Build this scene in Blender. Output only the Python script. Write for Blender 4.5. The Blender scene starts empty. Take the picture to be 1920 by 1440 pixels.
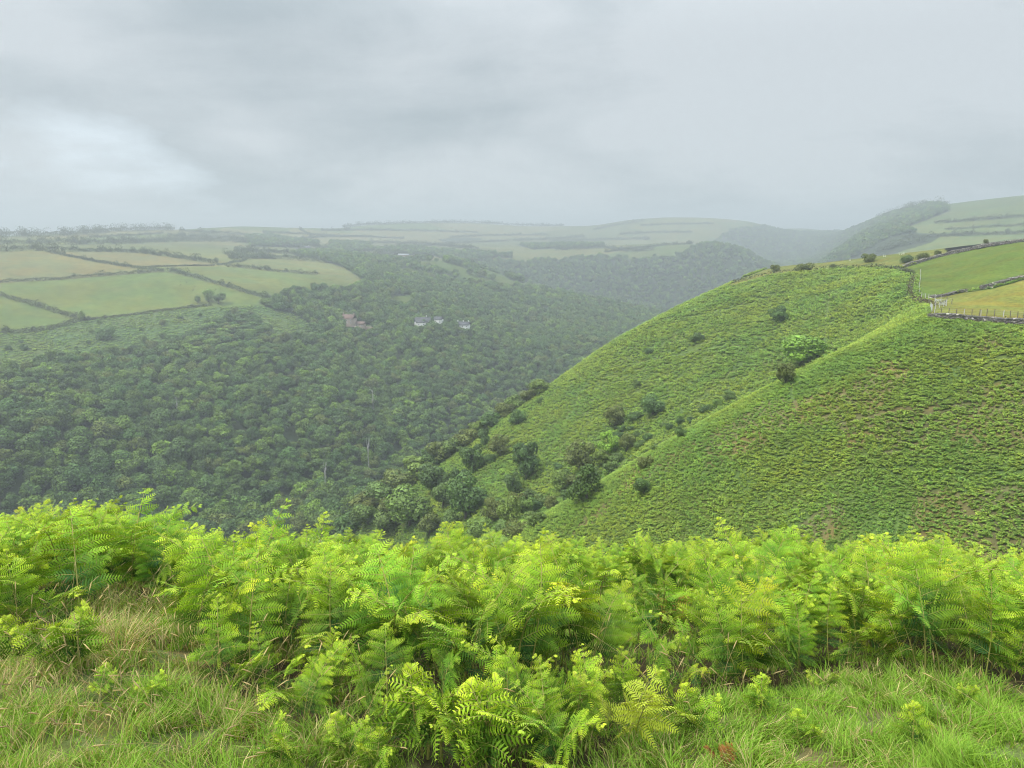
import bpy, math, random
import numpy as np
from mathutils import Vector, Matrix, Euler

rng = np.random.default_rng(7)
random.seed(7)
scene = bpy.context.scene
COL = scene.collection
PI = math.pi

# ------------------------------------------------------------------ camera maths
F = 1380.0                      # focal length in pixels of a 1920 px wide frame
PITCH = math.atan(290.0 / F)
CP, SP = math.cos(PITCH), math.sin(PITCH)

def pix_dir(u, v):
    cx = (np.asarray(u, float) - 960) / F
    cy = (720 - np.asarray(v, float)) / F
    return cx, CP + cy * SP, -SP + cy * CP

def pix_te(u, v):               # azimuth and slope of the ray through a pixel
    dx, dy, dz = pix_dir(u, v)
    return np.arctan2(dx, dy), dz / np.hypot(dx, dy)

def project(x, y, z):
    d = y * CP - z * SP
    d = np.where(np.abs(d) < 1e-6, 1e-6, d)
    return 960 + F * x / d, 720 - F * (y * SP + z * CP) / d

def ucol_theta(u):
    return np.arctan2((u - 960) / F, 1.0)

# ------------------------------------------------------------------ noise
def vnoise(x, y, seed=0):
    x = np.asarray(x, float); y = np.asarray(y, float)
    xi = np.floor(x).astype(np.int64); yi = np.floor(y).astype(np.int64)
    fx = x - xi; fy = y - yi
    fx = fx * fx * (3 - 2 * fx); fy = fy * fy * (3 - 2 * fy)
    def h(a, b):
        n = (a * 374761393 + b * 668265263 + seed * 974634777) & 0x7fffffff
        n = ((n ^ (n >> 13)) * 1274126177) & 0x7fffffff
        return ((n ^ (n >> 16)) & 0xffff) / 65535.0
    return (h(xi, yi) * (1 - fx) + h(xi + 1, yi) * fx) * (1 - fy) + (h(xi, yi + 1) * (1 - fx) + h(xi + 1, yi + 1) * fx) * fy

def fbm(x, y, seed=0, o=4):
    s = 0; a = .5; t = 0
    for i in range(o):
        s = s + a * vnoise(x * 2 ** i, y * 2 ** i, seed + i * 17); t += a; a *= .5
    return s / t

def pchip(x, y, xq):
    x = np.asarray(x, float); y = np.asarray(y, float)
    h = np.diff(x); d = np.diff(y) / h
    m = np.zeros_like(y)
    for i in range(1, len(x) - 1):
        if d[i - 1] * d[i] > 0:
            w1 = 2 * h[i] + h[i - 1]; w2 = h[i] + 2 * h[i - 1]
            m[i] = (w1 + w2) / (w1 / d[i - 1] + w2 / d[i])
    m[0] = d[0]; m[-1] = d[-1]
    xq = np.clip(xq, x[0], x[-1])
    k = np.clip(np.searchsorted(x, xq, side='right') - 1, 0, len(x) - 2)
    t = (xq - x[k]) / h[k]
    return ((1 + 2 * t) * (1 - t) ** 2 * y[k] + t * (1 - t) ** 2 * h[k] * m[k]
            + t * t * (3 - 2 * t) * y[k + 1] + t * t * (t - 1) * h[k] * m[k + 1])

# ------------------------------------------------------------------ terrain: feature lines near to far
def Z(z): return 10000 + z
FEAT = [
 [(-500, .4, Z(-1.6)), (2400, .4, Z(-1.6))],
 [(-500, 3, Z(-2.15)), (0, 3, Z(-2.22)), (960, 3, Z(-2.42)), (1920, 3, Z(-2.22)), (2400, 3, Z(-2.1))],
 [(-500, 5, Z(-2.45)), (0, 5, Z(-2.62)), (400, 5, Z(-2.95)), (960, 5, Z(-3.1)), (1400, 5, Z(-3.05)), (1920, 5, Z(-2.78)), (2400, 5, Z(-2.6))],
 [(-500, 8, Z(-3.2)), (0, 8, Z(-3.45)), (250, 8, Z(-3.75)), (450, 8, Z(-4.1)), (960, 8, Z(-4.3)), (1400, 8, Z(-4.15)), (1920, 8, Z(-3.75)), (2400, 8, Z(-3.45))],
 [(-500, 12, Z(-4.6)), (0, 12, Z(-4.95)), (450, 12, Z(-5.9)), (960, 12, Z(-6.3)), (1400, 12, Z(-6.1)), (1920, 12, Z(-5.5)), (2400, 12, Z(-5.0))],
 [(-500, 18, Z(-7.0)), (0, 18, Z(-7.4)), (150, 18, Z(-8.6)), (450, 18, Z(-9.8)), (960, 18, Z(-10)), (1920, 18, Z(-9.2)), (2400, 18, Z(-8.6))],
 [(-500, 34, Z(-13.2)), (-100, 34, Z(-13.6)), (100, 34, Z(-17)), (450, 34, Z(-21)), (960, 32, Z(-20)), (1920, 30, Z(-19)), (2400, 30, Z(-18))],
 # foot of the camera's hill
 [(-500, 170, Z(-135)), (600, 170, Z(-128)), (800, 150, Z(-108)), (1000, 105, Z(-78)), (1200, 88, Z(-62)), (1500, 75, Z(-48)), (1920, 70, Z(-40)), (2400, 65, Z(-34))],
 # near spur crest / stone wall
 [(-500, 230, Z(-145)), (600, 230, Z(-135)), (800, 190, Z(-105)), (900, 165, 1065), (1000, 150, 990), (1100, 150, 920), (1200, 150, 855), (1290, 150, 800),
  (1420, 150, 735), (1540, 152, 680), (1650, 155, 630), (1740, 158, 598), (1920, 152, 610), (2400, 140, 645)],
 # gully behind it
 [(-500, 290, Z(-160)), (600, 280, Z(-148)), (800, 240, Z(-117)), (900, 212, 1010), (1000, 195, 985), (1100, 190, 935), (1200, 186, 876), (1290, 184, 822),
  (1420, 182, 752), (1540, 182, 690), (1650, 182, 630), (1740, 180, 584), (1920, 180, 588), (2400, 170, 610)],
 # big bracken hill crest
 [(-500, 370, Z(-175)), (500, 360, Z(-165)), (600, 345, Z(-147)), (700, 330, 940), (800, 330, 878), (900, 330, 815), (1000, 335, 746), (1100, 340, 677), (1200, 345, 613),
  (1300, 350, 561), (1380, 350, 531), (1450, 345, 516), (1560, 330, 507), (1640, 310, 505), (1690, 285, 512), (1725, 240, 542), (1760, 218, 556), (1920, 225, 527), (2400, 225, 505)],
 # plateau edge
 [(-500, 410, Z(-183)), (500, 400, Z(-178)), (700, 365, 965), (900, 365, 838), (1100, 372, 697), (1200, 372, 630), (1300, 375, 572), (1380, 365, 528), (1450, 375, 503),
  (1560, 390, 490), (1650, 400, 479), (1750, 400, 468), (1850, 385, 456), (1920, 375, 450), (2400, 345, 410)],
 # valley floor
 [(-500, 470, Z(-190)), (0, 460, Z(-190)), (400, 470, Z(-190)), (700, 500, Z(-190)), (900, 560, Z(-187)), (1000, 640, Z(-182)), (1200, 800, Z(-168)),
  (1400, 900, Z(-150)), (1600, 900, Z(-140)), (1920, 800, Z(-105)), (2400, 700, Z(-85))],
 # S1
 [(-500, 560, 810), (0, 570, 800), (400, 580, 800), (600, 600, 800), (700, 620, 800), (800, 660, 770), (900, 740, 720), (1000, 850, 675), (1100, 980, 635), (1200, 1100, 622),
  (1300, 1200, 612), (1400, 1300, 590), (1600, 1200, 560), (1920, 1000, 500), (2400, 900, 490)],
 # S2 wood top
 [(-500, 770, 630), (0, 780, 620), (200, 800, 600), (330, 815, 582), (480, 830, 574), (600, 840, 600), (700, 850, 612), (800, 865, 612), (900, 950, 605), (1000, 1060, 602),
  (1100, 1150, 602), (1200, 1220, 605), (1300, 1300, 598), (1400, 1400, 578), (1600, 1300, 530), (1700, 1200, 492), (1920, 1120, 462), (2400, 1000, 450)],
 # S3
 [(-500, 930, 540), (0, 950, 530), (300, 965, 514), (480, 965, 520), (640, 1010, 527), (720, 1060, 535), (800, 1100, 545), (900, 1180, 545), (1000, 1250, 558), (1100, 1270, 575),
  (1200, 1290, 590), (1300, 1340, 590), (1400, 1450, 572), (1600, 1380, 505), (1700, 1280, 475), (1920, 1220, 450), (2400, 1100, 435)],
 # K spur crest
 [(-500, 1150, 478), (0, 1150, 473), (200, 1150, 475), (400, 1150, 486), (500, 1180, 494), (640, 1280, 496), (720, 1380, 492), (820, 1450, 488), (900, 1420, 502), (960, 1390, 522), (1060, 1370, 547),
  (1150, 1350, 567), (1220, 1345, 583), (1300, 1390, 584), (1400, 1500, 566), (1600, 1460, 488), (1700, 1340, 458), (1800, 1330, 450), (1920, 1320, 445), (2400, 1200, 420)],
 # D1 dip
 [(-500, 1300, 468), (0, 1300, 463), (400, 1320, 472), (600, 1420, 484), (720, 1500, 487), (820, 1560, 497), (900, 1600, 515), (960, 1620, 540), (1060, 1620, 566), (1220, 1630, 596), (1400, 1650, 575),
  (1600, 1560, 470), (1700, 1420, 444), (1920, 1420, 434), (2400, 1300, 405)],
 # L second spur crest
 [(-500, 1500, 458), (0, 1500, 452), (400, 1600, 462), (600, 1680, 474), (720, 1750, 477), (820, 1800, 478), (900, 1850, 475), (1000, 1900, 480), (1100, 1900, 483), (1180, 1900, 479), (1250, 1900, 470),
  (1330, 1900, 459), (1390, 1890, 470), (1430, 1870, 492), (1500, 1860, 515), (1600, 1700, 455), (1700, 1560, 432), (1800, 1540, 424), (1920, 1520, 420), (2400, 1400, 390)],
 # L2
 [(-500, 1650, 454), (0, 1650, 447), (400, 1800, 451), (600, 1900, 461), (800, 1960, 467), (900, 2000, 466), (1000, 2080, 465), (1100, 2080, 462), (1200, 2080, 458), (1280, 2050, 456),
  (1330, 2000, 462), (1400, 2000, 485), (1450, 2000, 505), (1550, 2000, 490), (1620, 1850, 440), (1740, 1700, 412), (1920, 1650, 398), (2400, 1550, 370)],
 # D2
 [(-500, 1750, 452), (0, 1750, 446), (230, 1850, 438), (400, 2100, 441), (600, 2250, 448), (800, 2450, 455), (1000, 2500, 458), (1100, 2500, 460), (1200, 2500, 462), (1300, 2500, 468), (1400, 2600, 492),
  (1500, 2600, 490), (1560, 2500, 470), (1650, 2100, 425), (1740, 1880, 398), (1920, 1800, 380), (2400, 1700, 356)],
 # N skyline
 [(-500, 1900, 450), (0, 1900, 443), (130, 1950, 438), (230, 2000, 432), (330, 2150, 431), (450, 2400, 424), (560, 2550, 427), (620, 2750, 428), (700, 3000, 421), (820, 3200, 417),
  (900, 3300, 419), (1000, 3300, 424), (1100, 3200, 424), (1180, 3200, 413), (1250, 3200, 407), (1320, 3200, 408), (1400, 3250, 415), (1450, 3300, 428), (1500, 3300, 440), (1560, 3000, 443),
  (1620, 2500, 420), (1680, 2250, 402), (1740, 2100, 388), (1800, 2050, 380), (1860, 2000, 372), (1920, 1950, 365), (2400, 1900, 340)],
 [(-500, 2500, 462), (400, 3000, 445), (900, 3900, 440), (1250, 3900, 440), (1500, 4200, 428), (1620, 3400, 440), (1920, 2800, 425), (2400, 2700, 420)],
 [(-500, 5000, 442), (2400, 5000, 436)],
 [(-500, 7400, 436), (2400, 7400, 434)],
]
TH = np.concatenate([np.radians(np.arange(-74, -42, .5)), np.radians(np.arange(-42, 42, .12)), np.radians(np.arange(42, 74.1, .5))])
RR = np.concatenate([np.geomspace(.4, 14, 150), np.geomspace(14, 90, 70)[1:], np.geomspace(90, 440, 210)[1:], np.geomspace(440, 3600, 420)[1:], np.geomspace(3600, 7400, 36)[1:]])
LR = np.log(RR)
NT, NR = len(TH), len(RR)

def build_e():
    lr = np.zeros((len(FEAT), NT)); ev = np.zeros((len(FEAT), NT))
    for k, pts in enumerate(FEAT):
        t, l, e = [], [], []
        for u, r, v in pts:
            if v > 5000:
                t.append(float(ucol_theta(u))); e.append((v - 10000) / r)
            else:
                a, b = pix_te(u, v); t.append(float(a)); e.append(float(b))
            l.append(math.log(r))
        t = np.array(t); o = np.argsort(t); t = t[o]
        lr[k] = pchip(t, np.array(l)[o], TH) if len(t) > 2 else np.interp(TH, t, np.array(l)[o])
        ev[k] = pchip(t, np.array(e)[o], TH) if len(t) > 2 else np.interp(TH, t, np.array(e)[o])
    for k in range(1, len(FEAT)):
        lr[k] = np.maximum(lr[k], lr[k - 1] + .012)
    E = np.zeros((NT, NR))
    for j in range(NT):
        E[j] = pchip(lr[:, j], ev[:, j], LR)
    return E
E = build_e()
def smooth(A, w, axis):
    k = np.exp(-.5 * (np.arange(-3 * w, 3 * w + 1) / w) ** 2); k /= k.sum()
    P = np.pad(A, [(3 * w, 3 * w) if a == axis else (0, 0) for a in (0, 1)], mode='edge')
    out = np.zeros_like(A)
    for i, kk in enumerate(k):
        out += kk * (P[i:i + A.shape[0], :] if axis == 0 else P[:, i:i + A.shape[1]])
    return out
E = smooth(smooth(E, 3, 0), 2, 1)
GX = np.sin(TH)[:, None] * RR[None, :]
GY = np.cos(TH)[:, None] * RR[None, :]
ZG = E * RR[None, :]
nz = (fbm(GX / 1.1, GY / 1.1, 3, 4) - .5) * .24 + (fbm(GX / .28, GY / .28, 9, 2) - .5) * .05
ZG += nz * np.clip(1 - RR / 30, 0, 1)[None, :]
ZG += ((fbm(GX / 40, GY / 40, 5, 4) - .5) * 4.5 * np.clip((RR - 60) / 100, 0, 1) * np.clip((420 - RR) / 100, 0.25, 1))[:, :]
ZG += (fbm(GX / 150, GY / 150, 6, 4) - .5) * (14 * np.clip((RR - 450) / 300, 0, 1))[None, :] * np.clip((1700 - RR) / 800, .4, 1)[None, :]
E = ZG / RR[None, :]
RUNMAX = np.maximum.accumulate(np.where(RR[None, :] > 6, E, -9), axis=1)
VIS = E - np.concatenate([np.full((NT, 1), -9.), RUNMAX[:, :-1]], 1)       # >0 : seen from the camera

def grid_at(A, x, y):
    th = np.arctan2(x, y); r = np.clip(np.hypot(x, y), RR[0], RR[-1])
    fi = np.interp(th, TH, np.arange(NT)); fj = np.interp(r, RR, np.arange(NR))
    i = np.clip(fi.astype(int), 0, NT - 2); j = np.clip(fj.astype(int), 0, NR - 2)
    a = fi - i; b = fj - j
    return (A[i, j] * (1 - b) + A[i, j + 1] * b) * (1 - a) + (A[i + 1, j] * (1 - b) + A[i + 1, j + 1] * b) * a
def H(x, y): return grid_at(ZG, np.asarray(x, float), np.asarray(y, float))
def H1(x, y): return float(H(np.array([x]), np.array([y]))[0])

def ground(u, v, rmin=40, rmax=7000):
    """first terrain point behind a pixel"""
    th, e = pix_te(u, v); th = float(th); e = float(e)
    fi = float(np.interp(th, TH, np.arange(NT))); i = min(int(fi), NT - 2); a = fi - i
    col = E[i] * (1 - a) + E[i + 1] * a
    j0 = int(np.searchsorted(RR, rmin)); j1 = int(np.searchsorted(RR, rmax))
    for j in range(j0, j1 - 1):
        if col[j] < e <= col[j + 1]:
            t = (e - col[j]) / (col[j + 1] - col[j] + 1e-12)
            r = RR[j] + t * (RR[j + 1] - RR[j]); break
    else:
        seg = col[j0:j1]; r = RR[j0 + int(np.argmin(np.abs(seg - e)))]
    x, y = r * math.sin(th), r * math.cos(th)
    return x, y, H1(x, y), r

def inpoly(u, v, poly):
    u = np.asarray(u); v = np.asarray(v); c = np.zeros(u.shape, bool); n = len(poly)
    for i in range(n):
        x1, y1 = poly[i]; x2, y2 = poly[(i + 1) % n]
        if y1 == y2: continue
        m = ((y1 > v) != (y2 > v)) & (u < (x2 - x1) * (v - y1) / (y2 - y1) + x1)
        c ^= m
    return c

# ------------------------------------------------------------------ regions (outlines of the land parcels)
NEAR_GREEN = [(1724, 577), (1721, 520), (1686, 505), (1760, 482), (1850, 464), (1920, 453), (2700, 330), (2700, 505), (1920, 524), (1860, 541), (1800, 549), (1745, 559)]
NEAR_TAN = [(1742, 560), (1800, 550), (1860, 542), (1920, 525), (2700, 505), (2700, 645), (1920, 607), (1742, 596)]
BEYOND = [(1740, 486), (1780, 440), (2700, 240), (2700, 335), (1920, 455), (1850, 466), (1765, 484)]
SHEEP = [(1360, 540), (1380, 526), (1450, 500), (1650, 470), (1760, 455), (1780, 476), (1690, 503), (1640, 502), (1560, 504), (1450, 516)]
WOODS = [
 ([(-700, 705), (0, 700), (60, 690), (130, 672), (250, 660), (330, 640), (380, 620), (400, 606), (470, 586), (510, 620), (520, 645), (560, 642), (588, 612), (560, 592), (500, 577), (490, 566), (560, 548), (650, 548), (690, 530), (650, 505), (620, 482),
   (640, 466), (700, 470), (770, 488), (720, 500), (760, 516), (850, 530), (960, 538), (1000, 542), (1240, 590), (1300, 620), (1300, 1100), (-700, 1100)], 445, 1480),
 ([(800, 476), (880, 480), (960, 494), (1060, 486), (1130, 480), (1180, 486), (1270, 482), (1310, 461), (1400, 455), (1440, 480), (1450, 620), (1000, 560), (940, 530), (880, 500)], 1480, 2000),
 ([(1370, 432), (1430, 424), (1480, 436), (1560, 436), (1640, 408), (1750, 380), (1780, 396), (1690, 430), (1720, 436), (1770, 440), (1745, 455), (1690, 472), (1640, 490), (1560, 540), (1380, 530), (1340, 450)], 1150, 4300),
 ([(620, 452), (690, 450), (700, 470), (620, 476)], 1400, 2100),
 ([(545, 478), (600, 474), (680, 482), (740, 488), (700, 500), (640, 500), (600, 486)], 1100, 1700),
 ([(700, 470), (760, 466), (830, 471), (900, 474), (960, 478), (960, 484), (820, 480), (760, 478)], 1400, 2100),
 ([(960, 456), (1010, 452), (1060, 456), (1130, 458), (1130, 464), (1000, 468)], 1700, 2500),
 ([(820, 448), (900, 444), (905, 450), (830, 454)], 1900, 2700),
 ([(460, 446), (500, 442), (600, 458), (560, 464), (470, 462)], 1400, 2200),
 ([(1400, 430), (1560, 440), (1500, 520), (1400, 500)], 1900, 3300),
]
CLEAR = [([(690, 500), (760, 484), (830, 480), (900, 496), (985, 530), (960, 543), (880, 526), (790, 510)], 1050, 1500),
         ([(640, 604), (704, 610), (706, 630), (650, 628)], 700, 1000), ([(768, 612), (800, 610), (802, 626), (770, 626)], 700, 1100), ([(814, 606), (832, 606), (832, 618), (814, 618)], 700, 1100), ([(856, 616), (886, 616), (886, 632), (858, 632)], 700, 1100),
         ([(720, 560), (770, 552), (782, 572), (740, 578)], 700, 1200)]
LEFTBANK = [(-700, 706), (-700, 632), (0, 622), (150, 601), (330, 581), (480, 573), (520, 578), (588, 602), (575, 650), (500, 645), (400, 650), (250, 665), (100, 695), (0, 704)]
FIELDS = [
 ([(-300, 560), (0, 553), (0, 531), (100, 526), (200, 518), (310, 510), (335, 515), (400, 532), (490, 558), (480, 573), (330, 581), (155, 601), (60, 573)], (.155, .205, .062)),
 ([(-700, 570), (-300, 562), (0, 557), (60, 573), (150, 601), (85, 619), (0, 624), (-700, 634)], (.15, .20, .062)),
 ([(-700, 482), (0, 473), (85, 472), (130, 482), (200, 495), (275, 505), (310, 510), (200, 517), (100, 525), (0, 530), (-700, 560)], (.205, .20, .095)),
 ([(95, 472), (240, 473), (300, 480), (412, 496), (400, 499), (280, 501), (200, 494), (130, 480)], (.215, .20, .105)),
 ([(285, 503), (400, 500), (460, 502), (600, 517), (660, 530), (650, 546), (560, 548), (500, 556), (400, 531), (335, 513)], (.155, .195, .068)),
 ([(412, 497), (460, 487), (540, 494), (632, 512), (600, 516), (520, 510), (450, 502)], (.18, .20, .08)),
 ([(0, 447), (130, 446), (140, 458), (0, 462)], (.18, .21, .08)), ([(150, 446), (310, 437), (360, 453), (150, 458)], (.15, .2, .07)), ([(310, 437), (400, 437), (500, 450), (360, 453)], (.15, .17, .085)),
]
def region_of(x, y):
    r = np.hypot(x, y); u, v = project(x, y, H(x, y)); reg = np.zeros(r.shape, int)   # 1 bracken 2 nearfield 3 wood 4 leftbank 5 field 6 parcels 0 foreground
    reg[r >= 30] = 1
    for k, p in enumerate((NEAR_GREEN, NEAR_TAN, SHEEP, BEYOND)):
        reg[inpoly(u, v, p) & (r > 150) & (r < 445)] = 2
    far = r > 445
    reg[far] = 6
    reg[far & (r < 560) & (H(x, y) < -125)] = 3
    reg[far & inpoly(u, v, LEFTBANK) & (r < 1000)] = 4
    for p, a, b in WOODS:
        reg[inpoly(u, v, p) & (r > a) & (r < b)] = 3
    for p, a, b in CLEAR:
        reg[inpoly(u, v, p) & (r > a) & (r < b)] = 5
    return reg, u, v, r

# ------------------------------------------------------------------ mesh + material helpers
def make_mesh(name, V, Fq, cols=None, mats=(), mi=None, smooth_=False, floats=None):
    V = np.ascontiguousarray(V, np.float32); Fq = np.ascontiguousarray(Fq, np.int32)
    me = bpy.data.meshes.new(name)
    me.vertices.add(len(V)); me.vertices.foreach_set('co', V.ravel())
    k = Fq.shape[1]
    me.loops.add(Fq.size); me.loops.foreach_set('vertex_index', Fq.ravel())
    me.polygons.add(len(Fq))
    me.polygons.foreach_set('loop_start', np.arange(0, Fq.size, k, dtype=np.int32))
    if mi is not None: me.polygons.foreach_set('material_index', np.ascontiguousarray(mi, np.int32))
    if smooth_: me.polygons.foreach_set('use_smooth', np.ones(len(Fq), bool))
    if cols is not None:
        a = me.attributes.new('col', 'FLOAT_COLOR', 'POINT')
        c = np.ones((len(V), 4), np.float32); c[:, :3] = cols
        a.data.foreach_set('color', c.ravel())
    for n, arr in (floats or {}).items():
        a = me.attributes.new(n, 'FLOAT', 'POINT'); a.data.foreach_set('value', np.ascontiguousarray(arr, np.float32))
    for m in mats: me.materials.append(m)
    me.update(calc_edges=True); me.validate(clean_customdata=False)
    return me

def obj(name, me, parent=None, loc=None):
    o = bpy.data.objects.new(name, me); COL.objects.link(o)
    if parent is not None: o.parent = parent
    if loc is not None: o.location = loc
    return o
def tag(o, label, cat, group=None, kind=None):
    o['label'] = label; o['category'] = cat
    if group: o['group'] = group
    if kind: o['kind'] = kind
    return o
def empty(name, loc, label, cat, group=None):
    o = obj(name, None, None, loc); o.empty_display_size = .2
    return tag(o, label, cat, group)

def node_mat(name):
    m = bpy.data.materials.new(name); m.use_nodes = True
    nt = m.node_tree; nt.nodes.clear()
    return m, nt, nt.nodes, nt.links
def N(nodes, t, **kw):
    n = nodes.new(t)
    for k, v in kw.items(): setattr(n, k, v)
    return n
def mixc(nt, a, b, f, mode='MIX'):
    n = nt.nodes.new('ShaderNodeMix'); n.data_type = 'RGBA'; n.blend_type = mode
    for s, val in ((n.inputs[0], f), (n.inputs[6], a), (n.inputs[7], b)):
        if hasattr(val, 'is_linked') or hasattr(val, 'links'): nt.links.new(val, s)
        else: s.default_value = val if not isinstance(val, tuple) else (*val, 1)[:4]
    return n.outputs[2]
def maprange(nt, val, a, b, c, d):
    n = nt.nodes.new('ShaderNodeMapRange'); nt.links.new(val, n.inputs[0])
    for i, x in enumerate((a, b, c, d)): n.inputs[i + 1].default_value = x
    return n.outputs[0]
def math_(nt, op, a, b=None):
    n = nt.nodes.new('ShaderNodeMath'); n.operation = op
    for s, val in zip(n.inputs, (a, b)):
        if val is None: continue
        if isinstance(val, (int, float)): s.default_value = val
        else: nt.links.new(val, s)
    return n.outputs[0]
def noise(nt, scale, detail=4, vec=None, rough=.55):
    n = nt.nodes.new('ShaderNodeTexNoise'); n.inputs['Scale'].default_value = scale; n.inputs['Detail'].default_value = detail; n.inputs['Roughness'].default_value = rough
    if vec is not None: nt.links.new(vec, n.inputs['Vector'])
    return n.outputs[0]

def leaf_mat(name, transl=.35, gain=1.0, hue=.0, rough=.55, spec=.2, vary=.35, warm=(1.15, 1.0, .75), patch=False, species=False):
    """foliage: vertex colour, varied from plant to plant, lets light through"""
    m, nt, nd, lk = node_mat(name)
    at = N(nd, 'ShaderNodeAttribute', attribute_name='col')
    oi = N(nd, 'ShaderNodeObjectInfo')
    c = mixc(nt, at.outputs['Color'], oi.outputs['Color'], 1.0, 'MULTIPLY')
    br = maprange(nt, oi.outputs['Random'], 0, 1, 1 - vary, 1 + vary)
    mul = nt.nodes.new('ShaderNodeVectorMath'); mul.operation = 'SCALE'; lk.new(c, mul.inputs[0]); lk.new(math_(nt, 'MULTIPLY', br, gain), mul.inputs['Scale'])
    w = math_(nt, 'FRACT', math_(nt, 'MULTIPLY', oi.outputs['Random'], 17.3))
    c2 = mixc(nt, mul.outputs[0], (*warm,), w, 'MULTIPLY')
    if patch:       # drier and lusher drifts across the hill
        geo = N(nd, 'ShaderNodeNewGeometry')
        f1 = maprange(nt, noise(nt, .045, 4, geo.outputs['Position']), .38, .64, 0, 1); f2 = maprange(nt, noise(nt, .19, 4, geo.outputs['Position']), .35, .68, 0, 1)
        c2 = mixc(nt, mixc(nt, c2, (.84, .95, 1.1), 1.0, 'MULTIPLY'), mixc(nt, c2, (1.14, 1.03, .95), 1.0, 'MULTIPLY'), f1)
        c2 = mixc(nt, mixc(nt, c2, (.82, .84, .88), 1.0, 'MULTIPLY'), mixc(nt, c2, (1.12, 1.1, 1.0), 1.0, 'MULTIPLY'), f2)
    if species:
        cr = N(nd, 'ShaderNodeValToRGB'); cr.color_ramp.interpolation = 'CONSTANT'
        w2 = math_(nt, 'FRACT', math_(nt, 'MULTIPLY', oi.outputs['Random'], 5.77)); lk.new(w2, cr.inputs[0])
        for i_, (p_, c_) in enumerate(((0, (.64, .70, .60)), (.3, (.5, .62, .56)), (.5, (.82, .85, .52)), (.68, (.60, .66, .66)), (.82, (.84, .70, .58)), (.91, (1.0, 1.08, .58)))):
            el = cr.color_ramp.elements[i_] if i_ < 2 else cr.color_ramp.elements.new(p_)
            el.position = p_; el.color = (*c_, 1)
        c2 = mixc(nt, c2, mixc(nt, cr.outputs[0], (1.5, 1.5, 1.5), 1.0, 'MULTIPLY'), 1.0, 'MULTIPLY')
    p = N(nd, 'ShaderNodeBsdfPrincipled'); lk.new(c2, p.inputs['Base Color']); p.inputs['Roughness'].default_value = rough
    p.inputs['Specular IOR Level'].default_value = spec
    t = N(nd, 'ShaderNodeBsdfTranslucent')
    tc = mixc(nt, c2, (1.25, 1.15, .55), 1.0, 'MULTIPLY'); lk.new(tc, t.inputs['Color'])
    mx = N(nd, 'ShaderNodeMixShader'); mx.inputs[0].default_value = transl
    lk.new(p.outputs[0], mx.inputs[1]); lk.new(t.outputs[0], mx.inputs[2])
    o = N(nd, 'ShaderNodeOutputMaterial'); lk.new(mx.outputs[0], o.inputs[0])
    return m

def plain_mat(name, c1, c2, scale=4, rough=.8, bump=.3, detail=5, attr=False):
    m, nt, nd, lk = node_mat(name)
    tc = N(nd, 'ShaderNodeTexCoord')
    n = noise(nt, scale, detail, tc.outputs['Object'])
    f = maprange(nt, n, .35, .65, 0, 1)
    c = mixc(nt, c1, c2, f)
    if attr:
        at = N(nd, 'ShaderNodeAttribute', attribute_name='col'); c = mixc(nt, c, at.outputs['Color'], 1.0, 'MULTIPLY')
    p = N(nd, 'ShaderNodeBsdfPrincipled'); lk.new(c, p.inputs['Base Color']); p.inputs['Roughness'].default_value = rough
    p.inputs['Specular IOR Level'].default_value = .25
    if bump:
        b = N(nd, 'ShaderNodeBump'); b.inputs['Strength'].default_value = bump; lk.new(n, b.inputs['Height']); lk.new(b.outputs[0], p.inputs['Normal'])
    o = N(nd, 'ShaderNodeOutputMaterial'); lk.new(p.outputs[0], o.inputs[0])
    return m

# ------------------------------------------------------------------ terrain meshes
def terrain_mat(name, scales, amt, bumpscale, bumpdist):
    m, nt, nd, lk = node_mat(name)
    at = N(nd, 'ShaderNodeAttribute', attribute_name='col')
    geo = N(nd, 'ShaderNodeNewGeometry')
    c = at.outputs['Color']
    for s, a in zip(scales, amt):
        f = maprange(nt, noise(nt, s, 5, geo.outputs['Position'], .6), .3, .7, 1 - a, 1 + a)
        sc = nt.nodes.new('ShaderNodeVectorMath'); sc.operation = 'SCALE'; lk.new(c, sc.inputs[0]); lk.new(f, sc.inputs['Scale']); c = sc.outputs[0]
    w = maprange(nt, noise(nt, scales[0] * 2.3, 4, geo.outputs['Position']), .42, .62, 0, 1)
    c = mixc(nt, c, mixc(nt, c, (1.22, .98, .85), 1.0, 'MULTIPLY'), w)
    p = N(nd, 'ShaderNodeBsdfPrincipled'); lk.new(c, p.inputs['Base Color']); p.inputs['Roughness'].default_value = .9; p.inputs['Specular IOR Level'].default_value = .1
    b = N(nd, 'ShaderNodeBump'); b.inputs['Strength'].default_value = .8; b.inputs['Distance'].default_value = bumpdist
    lk.new(noise(nt, bumpscale, 6, geo.outputs['Position'], .65), b.inputs['Height']); lk.new(b.outputs[0], p.inputs['Normal'])
    o = N(nd, 'ShaderNodeOutputMaterial'); lk.new(p.outputs[0], o.inputs[0])
    return m

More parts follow.
